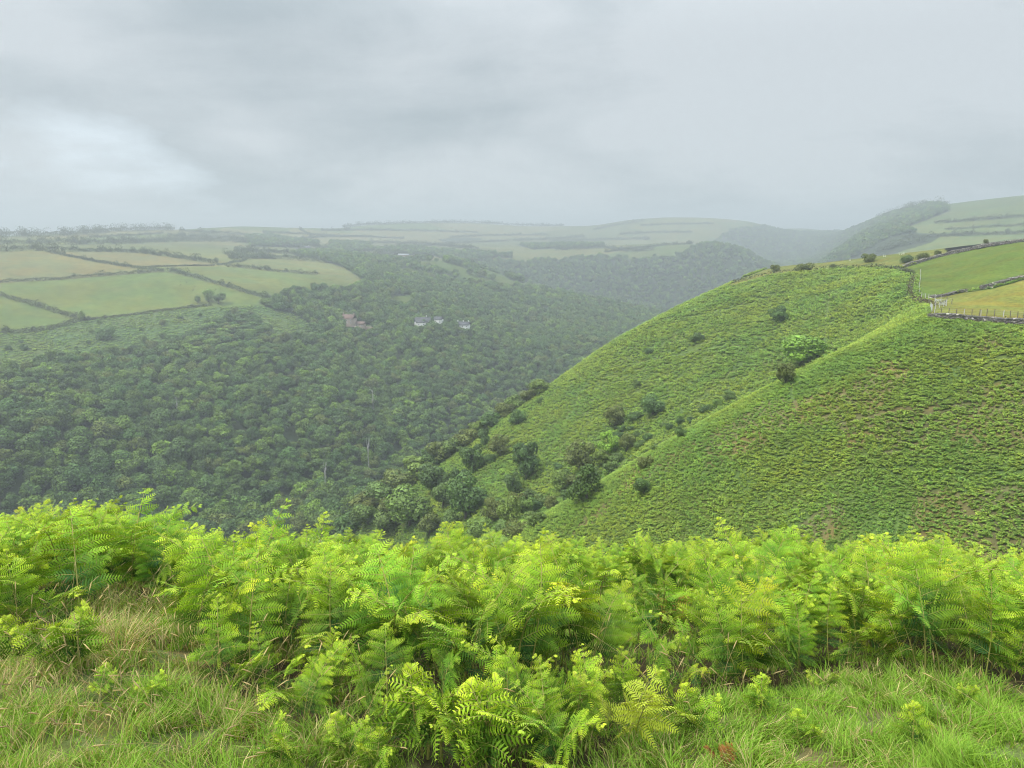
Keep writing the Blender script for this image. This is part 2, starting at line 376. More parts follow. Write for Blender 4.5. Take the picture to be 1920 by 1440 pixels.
LOWER = np.array([(-400, 1205), (0, 1200), (140, 1200), (175, 1150), (330, 1140), (365, 1190), (395, 1300), (480, 1345), (640, 1368), (710, 1400), (770, 1440), (860, 1465), (1100, 1455), (1180, 1370), (1250, 1345), (1330, 1325), (1420, 1300), (1500, 1280), (1600, 1268), (1750, 1276), (1850, 1286), (1920, 1293), (2300, 1290)], float)
def fern_ok(u, v, r):
    ok = (v < np.interp(u, LOWER[:, 0], LOWER[:, 1])) | (r > 8.2)
    ok &= (u > -320) & (u < 2240)
    ok &= ~(((u - 1135) / 125) ** 2 + ((v - 1165) / 48) ** 2 < 1)
    ok &= ~((((u - 260) / 130) ** 2 + ((v - 1178) / 42) ** 2 < 1) & (r < 8.2))
    return ok
reg, GU, GV, GR = region_of(GX, GY)
CC = np.zeros((NT, NR, 3))
CC[reg == 0] = (.11, .14, .04)
n1 = fbm(GX / 1.6, GY / 1.6, 21, 4)
CC[(reg == 0) & (n1 > .60)] = (.12, .12, .05)
fo = (reg == 0) & (GR > 2) & fern_ok(GU, GV, GR); CC[fo] = (.045, .04, .018)  # fern litter, coloured extra dark to deepen the shade in the gaps
CC[reg == 1] = (.07, .11, .026)
n2 = fbm(GX / 14, GY / 14, 22, 4)
CC[(reg == 1) & (n2 > .56) & (GR < 190)] = (.10, .10, .04)
CC[(reg == 2) & inpoly(GU, GV, NEAR_GREEN)] = (.125, .175, .030)
CC[(reg == 2) & inpoly(GU, GV, NEAR_TAN)] = (.225, .225, .055)
CC[(reg == 2) & inpoly(GU, GV, SHEEP)] = (.19, .21, .065)
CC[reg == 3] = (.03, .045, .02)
CC[reg == 4] = (.075, .125, .038)
CC[reg == 5] = (.10, .15, .045)
# far parcels: a skewed patchwork
px = (GX * .94 + GY * .34) + 50 * np.sin(GY / 260.); py = (GY * .94 - GX * .34) + 40 * np.sin(GX / 300.)
ip = np.floor(px / 170.).astype(int); jp = np.floor(py / 120. + .5 * (ip % 2)).astype(int)
hsh = ((ip * 7919 + jp * 104729) % 997) / 997.0
pal = np.array([(.17, .21, .075), (.145, .19, .065), (.20, .215, .09), (.155, .18, .08), (.225, .22, .11), (.13, .18, .06)])
pc = pal[(hsh * 6).astype(int) % 6]
CC[reg == 6] = pc[reg == 6]
for p, c in FIELDS:
    CC[inpoly(GU, GV, p) & (GR > 700) & (GR < 2300) & (reg != 3)] = c
isf = (reg == 6) | (reg == 5) | (reg == 2)
for p, c in FIELDS: isf |= inpoly(GU, GV, p) & (GR > 700) & (GR < 2300) & (reg != 3)
CC[isf] *= np.where(GR[isf] < 440, .60, np.where(GR[isf] > 1500, .52, .60))[:, None] * np.array([.94, 1, .75])
CC[reg == 4] *= .8
CC = np.clip(CC, 0, 1)

M_ground = terrain_mat('ground_soil', (1.5, 9.0), (.3, .25), 25, .05)
M_hill = terrain_mat('hillside_turf', (.06, .9), (.22, .32), 1.6, .25)
M_far = terrain_mat('farmland_turf', (.012, .11), (.16, .2), .25, .8)
def sheet(name, r0, r1, mat):
    j0, j1 = np.searchsorted(RR, r0), min(np.searchsorted(RR, r1), NR - 1)
    nj = j1 - j0 + 1
    V = np.stack([GX[:, j0:j1 + 1], GY[:, j0:j1 + 1], ZG[:, j0:j1 + 1]], -1).reshape(-1, 3)
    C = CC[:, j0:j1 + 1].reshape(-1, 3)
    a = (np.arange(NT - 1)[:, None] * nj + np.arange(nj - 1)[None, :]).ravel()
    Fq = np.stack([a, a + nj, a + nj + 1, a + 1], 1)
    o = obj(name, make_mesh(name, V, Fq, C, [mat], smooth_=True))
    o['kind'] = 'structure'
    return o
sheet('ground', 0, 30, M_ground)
sheet('hillside', 30, 440, M_hill)
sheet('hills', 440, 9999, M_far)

# ------------------------------------------------------------------ leaf clouds, tubes
def quads(P, Nn, size, aspect=1.0, spin=None):
    """one leaf-like quad per point, facing Nn"""
    n = len(P)
    Nn = Nn / (np.linalg.norm(Nn, axis=1, keepdims=True) + 1e-9)
    a = rng.normal(size=(n, 3)); t = np.cross(Nn, a); t /= np.linalg.norm(t, axis=1, keepdims=True) + 1e-9
    b = np.cross(Nn, t)
    s = (size * (0.6 + .8 * rng.random(n)))[:, None] if np.isscalar(size) else size[:, None]
    bend = Nn * s * .18
    V = np.stack([P - t * s * .5, P - b * s * .5 * aspect - bend, P + t * s * .5, P + b * s * .5 * aspect - bend], 1).reshape(-1, 3)
    return V, np.arange(4 * n).reshape(n, 4)

def ico(sub=1):
    import bmesh
    bm = bmesh.new(); bmesh.ops.create_icosphere(bm, subdivisions=sub, radius=1)
    V = np.array([v.co[:] for v in bm.verts]); Ft = np.array([[v.index for v in f.verts] for f in bm.faces]); bm.free()
    return V, Ft
ICO1 = ico(1); ICO2 = ico(2)
def tri2quad(Ft): return np.concatenate([Ft, Ft[:, 2:3]], 1)

class MB:
    """collects pieces of one mesh"""
    def __init__(s): s.V = []; s.F = []; s.C = []; s.n = 0; s.M = []
    def add(s, V, Fq, col, mi=0):
        V = np.asarray(V, float); Fq = np.asarray(Fq)
        c = np.asarray(col, float)
        if c.ndim == 1: c = np.tile(c, (len(V), 1))
        s.V.append(V); s.F.append(Fq + s.n); s.C.append(c); s.n += len(V); s.M.append(np.full(len(Fq), mi))
    def tube(s, pts, rad, col=(1, 1, 1), k=6, mi=0):
        pts = np.asarray(pts, float); rad = np.broadcast_to(np.asarray(rad, float), (len(pts),))
        T = np.gradient(pts, axis=0); T /= np.linalg.norm(T, axis=1, keepdims=True) + 1e-9
        ref = np.array([0.31, .77, .55]); A = np.cross(T, ref); A /= np.linalg.norm(A, axis=1, keepdims=True) + 1e-9; B = np.cross(T, A)
        an = np.arange(k) * 2 * PI / k
        V = (pts[:, None, :] + rad[:, None, None] * (np.cos(an)[None, :, None] * A[:, None, :] + np.sin(an)[None, :, None] * B[:, None, :])).reshape(-1, 3)
        fs = []
        for i in range(len(pts) - 1):
            for j in range(k):
                fs.append((i * k + j, i * k + (j + 1) % k, (i + 1) * k + (j + 1) % k, (i + 1) * k + j))
        s.add(V, np.array(fs), col, mi)
    def box(s, c, d, rot=0, col=(1, 1, 1), mi=0, jit=0, tilt=None):
        d = np.asarray(d, float) / 2
        P = np.array([(x, y, z) for x in (-1, 1) for y in (-1, 1) for z in (-1, 1)], float) * d
        if jit: P += rng.normal(size=P.shape) * d * jit
        R = Matrix.Rotation(rot, 3, 'Z')
        if tilt is not None: R = R @ Euler(tilt).to_matrix()
        P = P @ np.array(R).T + np.asarray(c, float)
        s.add(P, np.array([(0, 1, 3, 2), (4, 6, 7, 5), (0, 4, 5, 1), (2, 3, 7, 6), (0, 2, 6, 4), (1, 5, 7, 3)]), col, mi)
    def ball(s, c, d, col=(1, 1, 1), mi=0, jit=.0, sub=1):
        V, Ft = (ICO1 if sub == 1 else ICO2)
        V = V * (1 + jit * rng.normal(size=(len(V), 1))) * np.asarray(d, float) + np.asarray(c, float)
        s.add(V, tri2quad(Ft), col, mi)
    def mesh(s, name, mats, smooth_=False):
        me = make_mesh(name, np.concatenate(s.V), np.concatenate(s.F), np.concatenate(s.C), mats, np.concatenate(s.M), smooth_)
        return me

M_leaf = leaf_mat('tree_leaves', .22, vary=.1, warm=(1.08, 1.0, .9))
M_wood_leaf = leaf_mat('woodland_leaves', .2, vary=.25, warm=(1.1, 1.0, .95), species=True)
M_bark = plain_mat('bark', (.06, .05, .04), (.12, .105, .085), 6)
M_palebark = plain_mat('bleached_bark', (.22, .21, .19), (.32, .31, .29), 6)
M_hedge = leaf_mat('hedge_leaves', .2, vary=.15)

def crown_mesh(name, seed, n_leaf, leaf, nb=14, shape='round', mat=None, base=(.125, .185, .05)):
    """unit crown: 1 wide, 1 tall, base at z=0"""
    global rng
    keep = rng; rng = np.random.default_rng(seed)
    mb = MB(); bl = []
    for i in range(nb):
        for _ in range(50):
            p = rng.uniform(-1, 1, 3)
            if np.linalg.norm(p) < 1: break
        if shape == 'round': c = np.array([p[0] * .33, p[1] * .33, .54 + p[2] * .30]); r = rng.uniform(.12, .2)
        elif shape == 'cone':
            h = .12 + .74 * (i + .5) / nb; w = .36 * (1 - h) ** .8; a = rng.uniform(0, 2 * PI)
            c = np.array([w * math.cos(a), w * math.sin(a), h]); r = .10 + .12 * (1 - h)
        elif shape == 'low': c = np.array([p[0] * .36, p[1] * .36, .30 + p[2] * .22]); r = rng.uniform(.13, .24)
        elif shape == 'dome':
            if i == 0: c = np.array([0, 0, .46]); r = .36
            else:
                a = rng.uniform(0, 2 * PI); el = rng.uniform(-.1, 1.35); rr_ = rng.uniform(.24, .36)
                c = np.array([math.cos(a) * math.cos(el) * rr_, math.sin(a) * math.cos(el) * rr_, .48 + math.sin(el) * rr_]); r = rng.uniform(.10, .19)
        else: c = np.array([p[0] * .3, p[1] * .3, .52 + p[2] * .36]); r = rng.uniform(.11, .18)
        bl.append((c, r, rng.uniform(.72, 1.3)))
    tot = sum(b[1] ** 2 for b in bl)
    for c, r, tint in bl:
        k = max(6, int(n_leaf * r * r / tot))
        d = rng.normal(size=(k, 3)); d[:, 2] += .35; d /= np.linalg.norm(d, axis=1, keepdims=True)
        rad = r * (0.82 + .3 * rng.random((k, 1)) ** 1.0)
        P = c + d * rad; P[:, 2] = np.maximum(P[:, 2], .015)
        nn = d + rng.normal(size=(k, 3)) * .38
        V, Fq = quads(P, nn, leaf, .75)
        lt = np.repeat(tint * (.7 + .6 * rng.random(k)), 4)
        mb.add(V, Fq, np.array(base)[None, :] * lt[:, None])
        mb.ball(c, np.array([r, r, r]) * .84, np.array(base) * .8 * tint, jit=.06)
    A = np.concatenate(mb.V); ex = (A[:, :2].max(0) - A[:, :2].min(0)).mean(); zt = A[:, 2].max()
    mb.V = [v * np.array([1 / ex, 1 / ex, 1 / zt]) for v in mb.V]
    me = mb.mesh(name, [mat or M_leaf]); rng = keep
    return me

def trunk_mesh(name, seed, dead=False):
    global rng
    keep = rng; rng = np.random.default_rng(seed)
    mb = MB()
    top = 1.0 if dead else .62
    zz = np.linspace(-.06, top, 8)
    ax = np.stack([.02 * np.sin(zz * 5 + seed), .02 * np.cos(zz * 4 + seed), zz], 1)
    mb.tube(ax, np.linspace(.045, .008 if dead else .014, 8), k=6)
    for i in range(7 if dead else 5):
        h = rng.uniform(.35 if dead else .18, .9 * top); a = rng.uniform(0, 2 * PI); L = rng.uniform(.18, .34)
        p0 = np.array([np.interp(h, zz, ax[:, 0]), np.interp(h, zz, ax[:, 1]), h])
        t = np.linspace(0, 1, 4)[:, None]
        pts = p0 + t * np.array([math.cos(a) * L, math.sin(a) * L, L * rng.uniform(.5, 1.1)]) + t ** 2 * np.array([0, 0, .06])
        mb.tube(pts, np.linspace(.02, .005, 4), k=5)
    me = mb.mesh(name, [M_palebark if dead else M_bark], True); rng = keep
    return me

CROWN = {'round': [crown_mesh('crown', 100 + i, 2600, .062, 16, 'round') for i in range(5)],
         'cone': [crown_mesh('crown', 120 + i, 2600, .055, 18, 'cone') for i in range(2)],
         'low': [crown_mesh('crown', 130 + i, 2000, .065, 12, 'low') for i in range(4)],
         'tall': [crown_mesh('crown', 140 + i, 2600, .06, 16, 'tall') for i in range(3)]}
TRUNK = [trunk_mesh('trunk', 200 + i) for i in range(4)]
DEAD = [trunk_mesh('trunk', 220 + i, True) for i in range(2)]
WOODTREE = [crown_mesh('woodland_crown', 300 + i, 1500, .075, (9, 12, 15)[i % 3], 'dome' if i % 4 else 'round', M_wood_leaf, (.078, .126, .029)) for i in range(9)]

# ------------------------------------------------------------------ instanced ground cover and far wood
def scatter(name, P, rot, scl, idx, sources, label, cat):
    src = bpy.data.collections.new(name + '_pieces')
    for i, me in enumerate(sources):
        so = bpy.data.objects.new('piece_%02d' % i, me); src.objects.link(so)
    me = bpy.data.meshes.new(name); n = len(P)
    me.vertices.add(n); me.vertices.foreach_set('co', np.ascontiguousarray(P, np.float32).ravel())
    a = me.attributes.new('rot', 'FLOAT_VECTOR', 'POINT'); a.data.foreach_set('vector', np.ascontiguousarray(rot, np.float32).ravel())
    a = me.attributes.new('scl', 'FLOAT_VECTOR', 'POINT'); a.data.foreach_set('vector', np.ascontiguousarray(scl, np.float32).ravel())
    a = me.attributes.new('idx', 'INT', 'POINT'); a.data.foreach_set('value', np.ascontiguousarray(idx, np.int32))
    o = obj(name, me); tag(o, label, cat, None, 'stuff')
    g = bpy.data.node_groups.new(name, 'GeometryNodeTree')
    g.interface.new_socket('Geometry', in_out='INPUT', socket_type='NodeSocketGeometry')
    g.interface.new_socket('Geometry', in_out='OUTPUT', socket_type='NodeSocketGeometry')
    gi = g.nodes.new('NodeGroupInput'); go = g.nodes.new('NodeGroupOutput')
    ci = g.nodes.new('GeometryNodeCollectionInfo'); ci.inputs['Collection'].default_value = src
    ci.inputs['Separate Children'].default_value = True; ci.inputs['Reset Children'].default_value = True
    ip_ = g.nodes.new('GeometryNodeInstanceOnPoints'); ip_.inputs['Pick Instance'].default_value = True
    def attr(nm, typ):
        n_ = g.nodes.new('GeometryNodeInputNamedAttribute'); n_.data_type = typ; n_.inputs['Name'].default_value = nm
        return n_.outputs[0]
    g.links.new(gi.outputs[0], ip_.inputs['Points']); g.links.new(ci.outputs[0], ip_.inputs['Instance'])
    g.links.new(attr('idx', 'INT'), ip_.inputs['Instance Index'])
    g.links.new(attr('rot', 'FLOAT_VECTOR'), ip_.inputs['Rotation']); g.links.new(attr('scl', 'FLOAT_VECTOR'), ip_.inputs['Scale'])
    g.links.new(ip_.outputs[0], go.inputs[0])
    md = o.modifiers.new('scatter', 'NODES'); md.node_group = g
    return o

def polar_samples(r0, r1, t0, t1, dens):
    n = int(.5 * (r1 * r1 - r0 * r0) * (t1 - t0) * dens)
    r = np.sqrt(rng.uniform(r0 * r0, r1 * r1, n)); t = rng.uniform(t0, t1, n)
    return np.sin(t) * r, np.cos(t) * r

# bracken clumps that clothe the hillsides
M_bracken_far = leaf_mat('bracken_hillside_leaves', .38, vary=.2, spec=.1, patch=True, warm=(1.18, 1.0, .8))
def clump_mesh(seed, nf=7, col=(.255, .42, .088)):
    r_ = np.random.default_rng(seed); V = []; Fq = []; C = []; n = 0
    for f in range(nf):
        a = r_.uniform(0, 2 * PI); L = r_.uniform(.55, .95); h = r_.uniform(.55, 1.0)
        k = 6
        for s in range(k):
            t = (s + .5) / k
            p = np.array([math.cos(a) * L * .65 * t, math.sin(a) * L * .65 * t, h * (1 - (1 - t) ** 2 * .75) - .28 * t ** 3])
            side = np.array([-math.sin(a), math.cos(a), 0]); w = .30 * (1 - t * .75)
            fw = np.array([math.cos(a), math.sin(a), .6 - 1.1 * t]); fw /= np.linalg.norm(fw)
            for sd in (-1, 1):
                tip = p + sd * side * w + fw * w * .35 - np.array([0, 0, .10 * r_.random()])
                V += [p - fw * .045, p + fw * .06, tip + fw * .03, tip - fw * .03]; Fq.append([n, n + 1, n + 2, n + 3]); n += 4
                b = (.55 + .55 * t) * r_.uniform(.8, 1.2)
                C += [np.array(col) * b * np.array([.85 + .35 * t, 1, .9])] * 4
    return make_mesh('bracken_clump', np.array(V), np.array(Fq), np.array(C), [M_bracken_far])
CLUMPS = [clump_mesh(400 + i, 7 + i % 3) for i in range(6)]

def add_bracken():
    X = []; Y = []
    for r0, r1, dens in ((26, 60, 2.5), (60, 190, 10.5), (190, 440, 1.9)):
        x, y = polar_samples(r0, r1, -.30 if r0 > 59 else -.8, .66 if r0 > 59 else .9, dens)
        X.append(x); Y.append(y)
    x = np.concatenate(X); y = np.concatenate(Y)
    rg, u, v, r = region_of(x, y)
    vis = grid_at(VIS, x, y)
    m = (rg == 1) & (((vis > -.03) & (v < 1160)) | (r < 60))
    # sparser, browner patches on the near slope; sheep tracks
    pt = fbm(x / 14, y / 14, 22, 4)
    m &= ~((r < 190) & (pt > .57) & (rng.random(len(x)) < .22))
    tr = np.abs(fbm(x / 30, y / 30, 77, 2) - .5)
    m &= ~((tr < .0025) & (r > 170))
    for tk, wd in (([(1556, 548), (1549, 590), (1546, 648)], 2.6), ([(1483, 722), (1484, 744), (1495, 766)], 4), ([(1392, 678), (1345, 724), (1288, 764)], 2.2), ([(1846, 690), (1868, 676), (1890, 668)], 5),
                   ([(1468, 650), (1462, 690)], 2), ([(1240, 600), (1330, 590), (1440, 560)], 1.6), ([(1150, 690), (1260, 668), (1400, 640)], 1.5), ([(1330, 640), (1300, 655), (1280, 664)], 5), ([(1560, 800), (1680, 770), (1800, 760)], 2.5)):
        for (ua, va), (ub, vb) in zip(tk[:-1], tk[1:]):
            t_ = np.clip(((u - ua) * (ub - ua) + (v - va) * (vb - va)) / ((ub - ua) ** 2 + (vb - va) ** 2), 0, 1)
            m &= ~((np.hypot(u - ua - t_ * (ub - ua), v - va - t_ * (vb - va)) < wd * (.6 + .8 * fbm(x / 3, y / 3, 15, 2))) & (rng.random(len(x)) < .9))
    x, y = x[m], y[m]; r = r[m]; n = len(x)
    z = H(x, y)
    s = (.6 + .9 * rng.random(n) ** 1.6) * np.interp(r, [60, 150, 200, 400], [.42, .50, .85, 1.1]) * (.75 + .5 * fbm(x / 6, y / 6, 31, 3))
    rot = np.stack([rng.normal(size=n) * .12, rng.normal(size=n) * .12, rng.uniform(0, 2 * PI, n)], 1)
    scl = np.stack([s * 1.1, s * 1.1, s * .95], 1)
    P1 = np.stack([x, y, z], 1)
    # the far bank below the fields
    xb, yb = polar_samples(600, 900, -.75, -.2, .12)
    rg, u, v, r = region_of(xb, yb); m = (rg == 4) & (grid_at(VIS, xb, yb) > -.02)
    xb, yb = xb[m], yb[m]; nb = len(xb)
    s2 = rng.uniform(1.6, 3.0, nb)
    P = np.concatenate([P1, np.stack([xb, yb, H(xb, yb)], 1)])
    rot = np.concatenate([rot, np.stack([0 * s2, 0 * s2, rng.uniform(0, 6.28, nb)], 1)])
    scl = np.concatenate([scl, np.stack([s2, s2, s2 * .5], 1)])
    print('bracken clumps', n, nb)
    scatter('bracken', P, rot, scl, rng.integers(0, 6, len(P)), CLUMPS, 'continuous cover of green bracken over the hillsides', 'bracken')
add_bracken()

# ------------------------------------------------------------------ woodland
def add_wood():
    X = []; Y = []
    for r0, r1, t0, t1, sp in ((445, 700, -.85, .45, 7.5), (700, 1000, -.85, .45, 7.0), (1000, 1500, -.4, .4, 8.0), (1480, 2300, -.35, .65, 11.0), (2300, 4300, .18, .5, 17.)):
        x, y = polar_samples(r0, r1, t0, t1, 2.4 / sp ** 2); X.append(x); Y.append(y)
    x = np.concatenate(X); y = np.concatenate(Y)
    rg, u, v, r = region_of(x, y)
    m = ((rg == 3) | ((rg == 5) & (r > 1000) & (fbm(x / 35, y / 35, 44, 3) > .55))) & (grid_at(VIS, x, y) > -.022)
    x, y, u, v, r = x[m], y[m], u[m], v[m], r[m]
    # thin out crowding
    o = np.argsort(r); x, y, u, v, r = x[o], y[o], u[o], v[o], r[o]
    cell = {}; keep = []
    for i in range(len(x)):
        d = 8.2 if r[i] < 620 else 7.2
        c = (int(x[i] // d), int(y[i] // d))
        if c in cell: continue
        cell[c] = 1; keep.append(i)
    sub = []; c2 = {}; kset = set(keep)          # understorey that closes the gaps
    for i in range(len(x)):
        if i in kset or r[i] > 900: continue
        c = (int((x[i] + 3) // 5.2), int((y[i] + 2) // 5.2))
        if c in c2: continue
        c2[c] = 1; sub.append(i)
    under = np.array([0] * len(keep) + [1] * len(sub)); keep = keep + sub
    x, y, u, v, r = (a[keep] for a in (x, y, u, v, r))
    n = len(x); z = H(x, y)
    h = rng.uniform(7.5, 15, n) * (.8 + .4 * fbm(x / 60, y / 60, 51, 3)); w = h * rng.uniform(.85, 1.15, n)
    h = np.where(under == 1, h * .55, h); w = np.where(under == 1, w * .7, w)
    edge = np.clip((v - 640) / 60, 0, 1)
    h = np.where((u < 520) & (r < 900), h * (.55 + .45 * edge), h)
    idx = rng.integers(0, len(WOODTREE), n)
    h = h * np.interp(r, [450, 650], [1.12, .92]); w = w * np.interp(r, [450, 650], [1.2, .95])
    rz = rng.uniform(0, 6.28, n)
    inside = (u > 0) & (u < 1920) & (v < 1030)
    first = [i for i in np.argsort(-(h / r)) if inside[i] and grid_at(VIS, x[i:i + 1], y[i:i + 1])[0] > .0008 and v[i] < 965][:295]
    fs = set(int(i) for i in first)
    for i in first:
        t = obj('oak_tree', WOODTREE[idx[i]], None, (x[i], y[i], z[i] - .3)); t.rotation_euler = (0, 0, rz[i]); t.scale = (w[i], w[i], h[i])
        tag(t, 'dense green oak in the closed canopy of the valley wood', 'tree', 'oaks of the valley wood')
    rest = np.array([i for i in range(n) if i not in fs])
    print('wood trees', n)
    scatter('woods', np.stack([x, y, z - .3], 1)[rest], np.stack([0 * rz, 0 * rz, rz], 1)[rest], np.stack([w, w, h], 1)[rest], idx[rest], WOODTREE,
            'broadleaved woodland filling the valley sides', 'wood')
add_wood()

# ------------------------------------------------------------------ single trees and bushes on the slopes
COLS = {'dark': (.62, .74, .72), 'mid': (.9, .95, .9), 'bright': (1.5, 1.8, .85), 'brown': (.92, .78, .72), 'olive': (1.08, 1.06, .78), 'grey': (.78, .86, .98), 'light': (1.12, 1.22, .95)}
def plant(kind, u, v, w, h, tone, label, cat='bush', name='bush', group=None, rmin=60, rmax=440):
    x, y, z, r = ground(u, v, rmin, rmax)
    dist = y * CP - z * SP
    wm, hm = w * dist / F, h * dist / F
    e = empty(name, (x, y, z - .03 * hm), label, cat, group)
    e.scale = (wm, wm, hm); e.rotation_euler = (0, 0, random.uniform(0, 6.28))
    c = obj('crown', random.choice(CROWN[kind]), e); c.color = (*COLS[tone], 1)
    t = obj('trunk', random.choice(TRUNK), e)
    return e
def first_hit_bushes():
    B = [
     ('round', 1460, 607, 36, 36, 'dark', 'dark round tree standing alone highest on the far bracken slope', 'tree', 'hawthorn_tree'),
     ('round', 1501, 684, 86, 58, 'bright', 'large bright green domed tree on the crest of the near spur', 'tree', 'sycamore_tree'),
     ('round', 1473, 722, 40, 44, 'brown', 'brown tinged bush just below the large bright domed tree', 'bush', 'bush'),
     ('low', 1306, 642, 34, 20, 'dark', 'low dark shrub in a hollow high on the far bracken face', 'bush', 'bush'),
     ('low', 1217, 663, 22, 12, 'dark', 'small flat scrub patch near the left skyline of the bracken face', 'bush', 'bush'),
     ('tall', 1193, 728, 15, 19, 'mid', 'tiny upright bush alone in the middle of the bracken face', 'bush', 'bush'),
     ('round', 1224, 780, 50, 42, 'dark', 'broad dark bush leaning downhill above the gully', 'bush', 'bush'),
     ('low', 1195, 786, 36, 16, 'dark', 'low dark scrub trailing downhill from the broad leaning bush', 'bush', 'bush'),
     ('round', 1152, 803, 42, 44, 'brown', 'brownish bush with a pale blossomed top above the gully trees', 'bush', 'hawthorn_bush'),
     ('round', 1166, 812, 17, 15, 'dark', 'small round bush right under the pale topped bush', 'bush', 'bush'),
     ('round', 1182, 808, 15, 11, 'dark', 'smallest of the two round bushes under the pale topped bush', 'bush', 'bush'),
     ('tall', 1141, 858, 40, 56, 'bright', 'tall fresh green tree at the head of the gully', 'tree', 'ash_tree'),
     ('round', 1176, 848, 34, 42, 'brown', 'brownish rounded tree next to the fresh green one at the gully head', 'tree', 'hawthorn_tree'),
     ('round', 1214, 828, 20, 18, 'dark', 'small dark bush on the spur edge above the gully trees', 'bush', 'bush'),
     ('low', 1203, 840, 26, 16, 'mid', 'low green bush on the spur edge below the small dark one', 'bush', 'bush'),
     ('round', 1365, 753, 24, 25, 'mid', 'upper bush of the short row along the spur edge', 'bush', 'bush'),
     ('low', 1346, 762, 20, 15, 'light', 'pale bush in the middle of the short row along the spur edge', 'bush', 'bush'),
     ('low', 1324, 773, 27, 17, 'dark', 'dark low bush at the bottom of the short row along the spur edge', 'bush', 'bush'),
     ('tall', 1274, 798, 16, 20, 'dark', 'narrow dark bush topmost of three on the spur edge', 'bush', 'bush'),
     ('round', 1255, 809, 18, 17, 'dark', 'roundish dark bush leftmost of three on the spur edge', 'bush', 'bush'),
     ('round', 1278, 820, 27, 23, 'dark', 'widest and lowest of three dark bushes on the spur edge', 'bush', 'bush'),
     ('round', 1090, 884, 62, 66, 'brown', 'large brownish tree in the gully behind the dark conical tree', 'tree', 'oak_tree'),
     ('round', 1126, 876, 34, 34, 'olive', 'olive green bush between the large brownish tree and the gully head', 'bush', 'bush'),
     ('round', 1143, 886, 28, 24, 'mid', 'round green bush on the spur edge below the olive bush', 'bush', 'bush'),
     ('low', 1160, 866, 34, 20, 'mid', 'low green bush under the brownish rounded gully tree', 'bush', 'bush'),
     ('cone', 1100, 937, 74, 76, 'dark', 'large dark conical tree standing on the lower spur', 'tree', 'holly_tree'),
     ('round', 1050, 924, 40, 46, 'olive', 'pale olive tree on the left of the dark conical tree', 'tree', 'willow_tree'),
     ('round', 1045, 884, 20, 16, 'dark', 'little dark bush left of the large brownish gully tree', 'bush', 'bush'),
     ('round', 1033, 956, 32, 30, 'brown', 'round brown bush below the pale olive tree', 'bush', 'bush'),
     ('round', 1016, 980, 24, 22, 'mid', 'lowest small bush on the spur just above the ferns', 'bush', 'bush'),
     ('low', 1206, 877, 38, 26, 'brown', 'low brown twiggy bush on the open spur slope', 'bush', 'bush'),
     ('round', 1208, 927, 38, 34, 'dark', 'dark bush low on the open spur slope, above the ferns', 'bush', 'bush'),
     ('tall', 988, 897, 54, 74, 'dark', 'tall dark tree alone on the bracken between the two gullies', 'tree', 'holly_tree'),
     ('tall', 962, 926, 34, 44, 'grey', 'greyish tree directly downhill from the tall dark one', 'tree', 'ash_tree'),
     ('round', 938, 854, 44, 44, 'brown', 'brown bush on the left edge of the bracken face', 'bush', 'bush'),
     ('tall', 888, 886, 50, 56, 'dark', 'dark green tree beside the left edge of the bracken face', 'tree', 'oak_tree'),
     ('tall', 908, 838, 24, 38, 'grey', 'slim grey green tree at the scrub belt on the crest', 'tree', 'ash_tree'),
     ('round', 968, 798, 34, 34, 'dark', 'dark bush on the bracken just under the skyline scrub', 'bush', 'bush'),
     ('round', 1011, 758, 16, 14, 'mid', 'tiny bush just under the skyline of the bracken face', 'bush', 'bush'),
     # lower cluster
     ('round', 768, 985, 92, 76, 'light', 'wide pale green tree rising behind the ferns at the valley bottom', 'tree', 'willow_tree'),
     ('round', 812, 926, 54, 60, 'grey', 'grey green tree at the top of the valley bottom clump', 'tree', 'ash_tree'),
     ('round', 832, 950, 52, 56, 'mid', 'green tree between the grey green tree and the big dark one', 'tree', 'oak_tree'),
     ('round', 874, 972, 76, 90, 'dark', 'biggest dark tree of the valley bottom clump', 'tree', 'oak_tree'),
     ('round', 806, 1004, 44, 50, 'brown', 'reddish brown bush in front of the wide pale tree', 'bush', 'bush'),
     ('round', 846, 1000, 50, 52, 'mid', 'leafy bush at the foot of the biggest dark tree', 'bush', 'bush'),
     ('round', 921, 984, 44, 60, 'brown', 'brown leaved tree right of the biggest dark tree', 'tree', 'hawthorn_tree'),
     ('round', 952, 984, 48, 60, 'olive', 'olive brown tree beside the brown leaved tree', 'tree', 'hawthorn_tree'),
     ('tall', 985, 968, 34, 40, 'light', 'small pale tree between the olive brown tree and the spur', 'tree', 'willow_tree'),
     ('round', 1004, 960, 26, 30, 'dark', 'small dark tree on the spur side of the small pale tree', 'tree', 'hawthorn_tree'),
     ('round', 720, 1000, 64, 56, 'mid', 'green tree leftmost of the valley bottom clump', 'tree', 'oak_tree'),
     ('round', 652, 1004, 70, 52, 'dark', 'dark tree where the wood meets the foot of the bracken hill', 'tree', 'oak_tree'),
     ('round', 690, 985, 60, 46, 'mid', 'green tree between the dark tree and the crest scrub', 'tree', 'oak_tree'),
     ('round', 618, 1010, 66, 50, 'mid', 'half hidden tree at the wood edge above the fern tops', 'tree', 'oak_tree'),
     ('round', 740, 968, 56, 44, 'brown', 'brownish tree just below the scrub belt', 'tree', 'hawthorn_tree'),
     ('low', 970, 1004, 60, 30, 'brown', 'low brown scrub between clump and fern tops', 'bush', 'bush'),
     ('low', 898, 1008, 60, 40, 'light', 'pale leafy scrub just above the fern tops', 'bush', 'bush'),
    ]
    for b in B:
        plant(*b[:6], b[6], b[7], b[8])
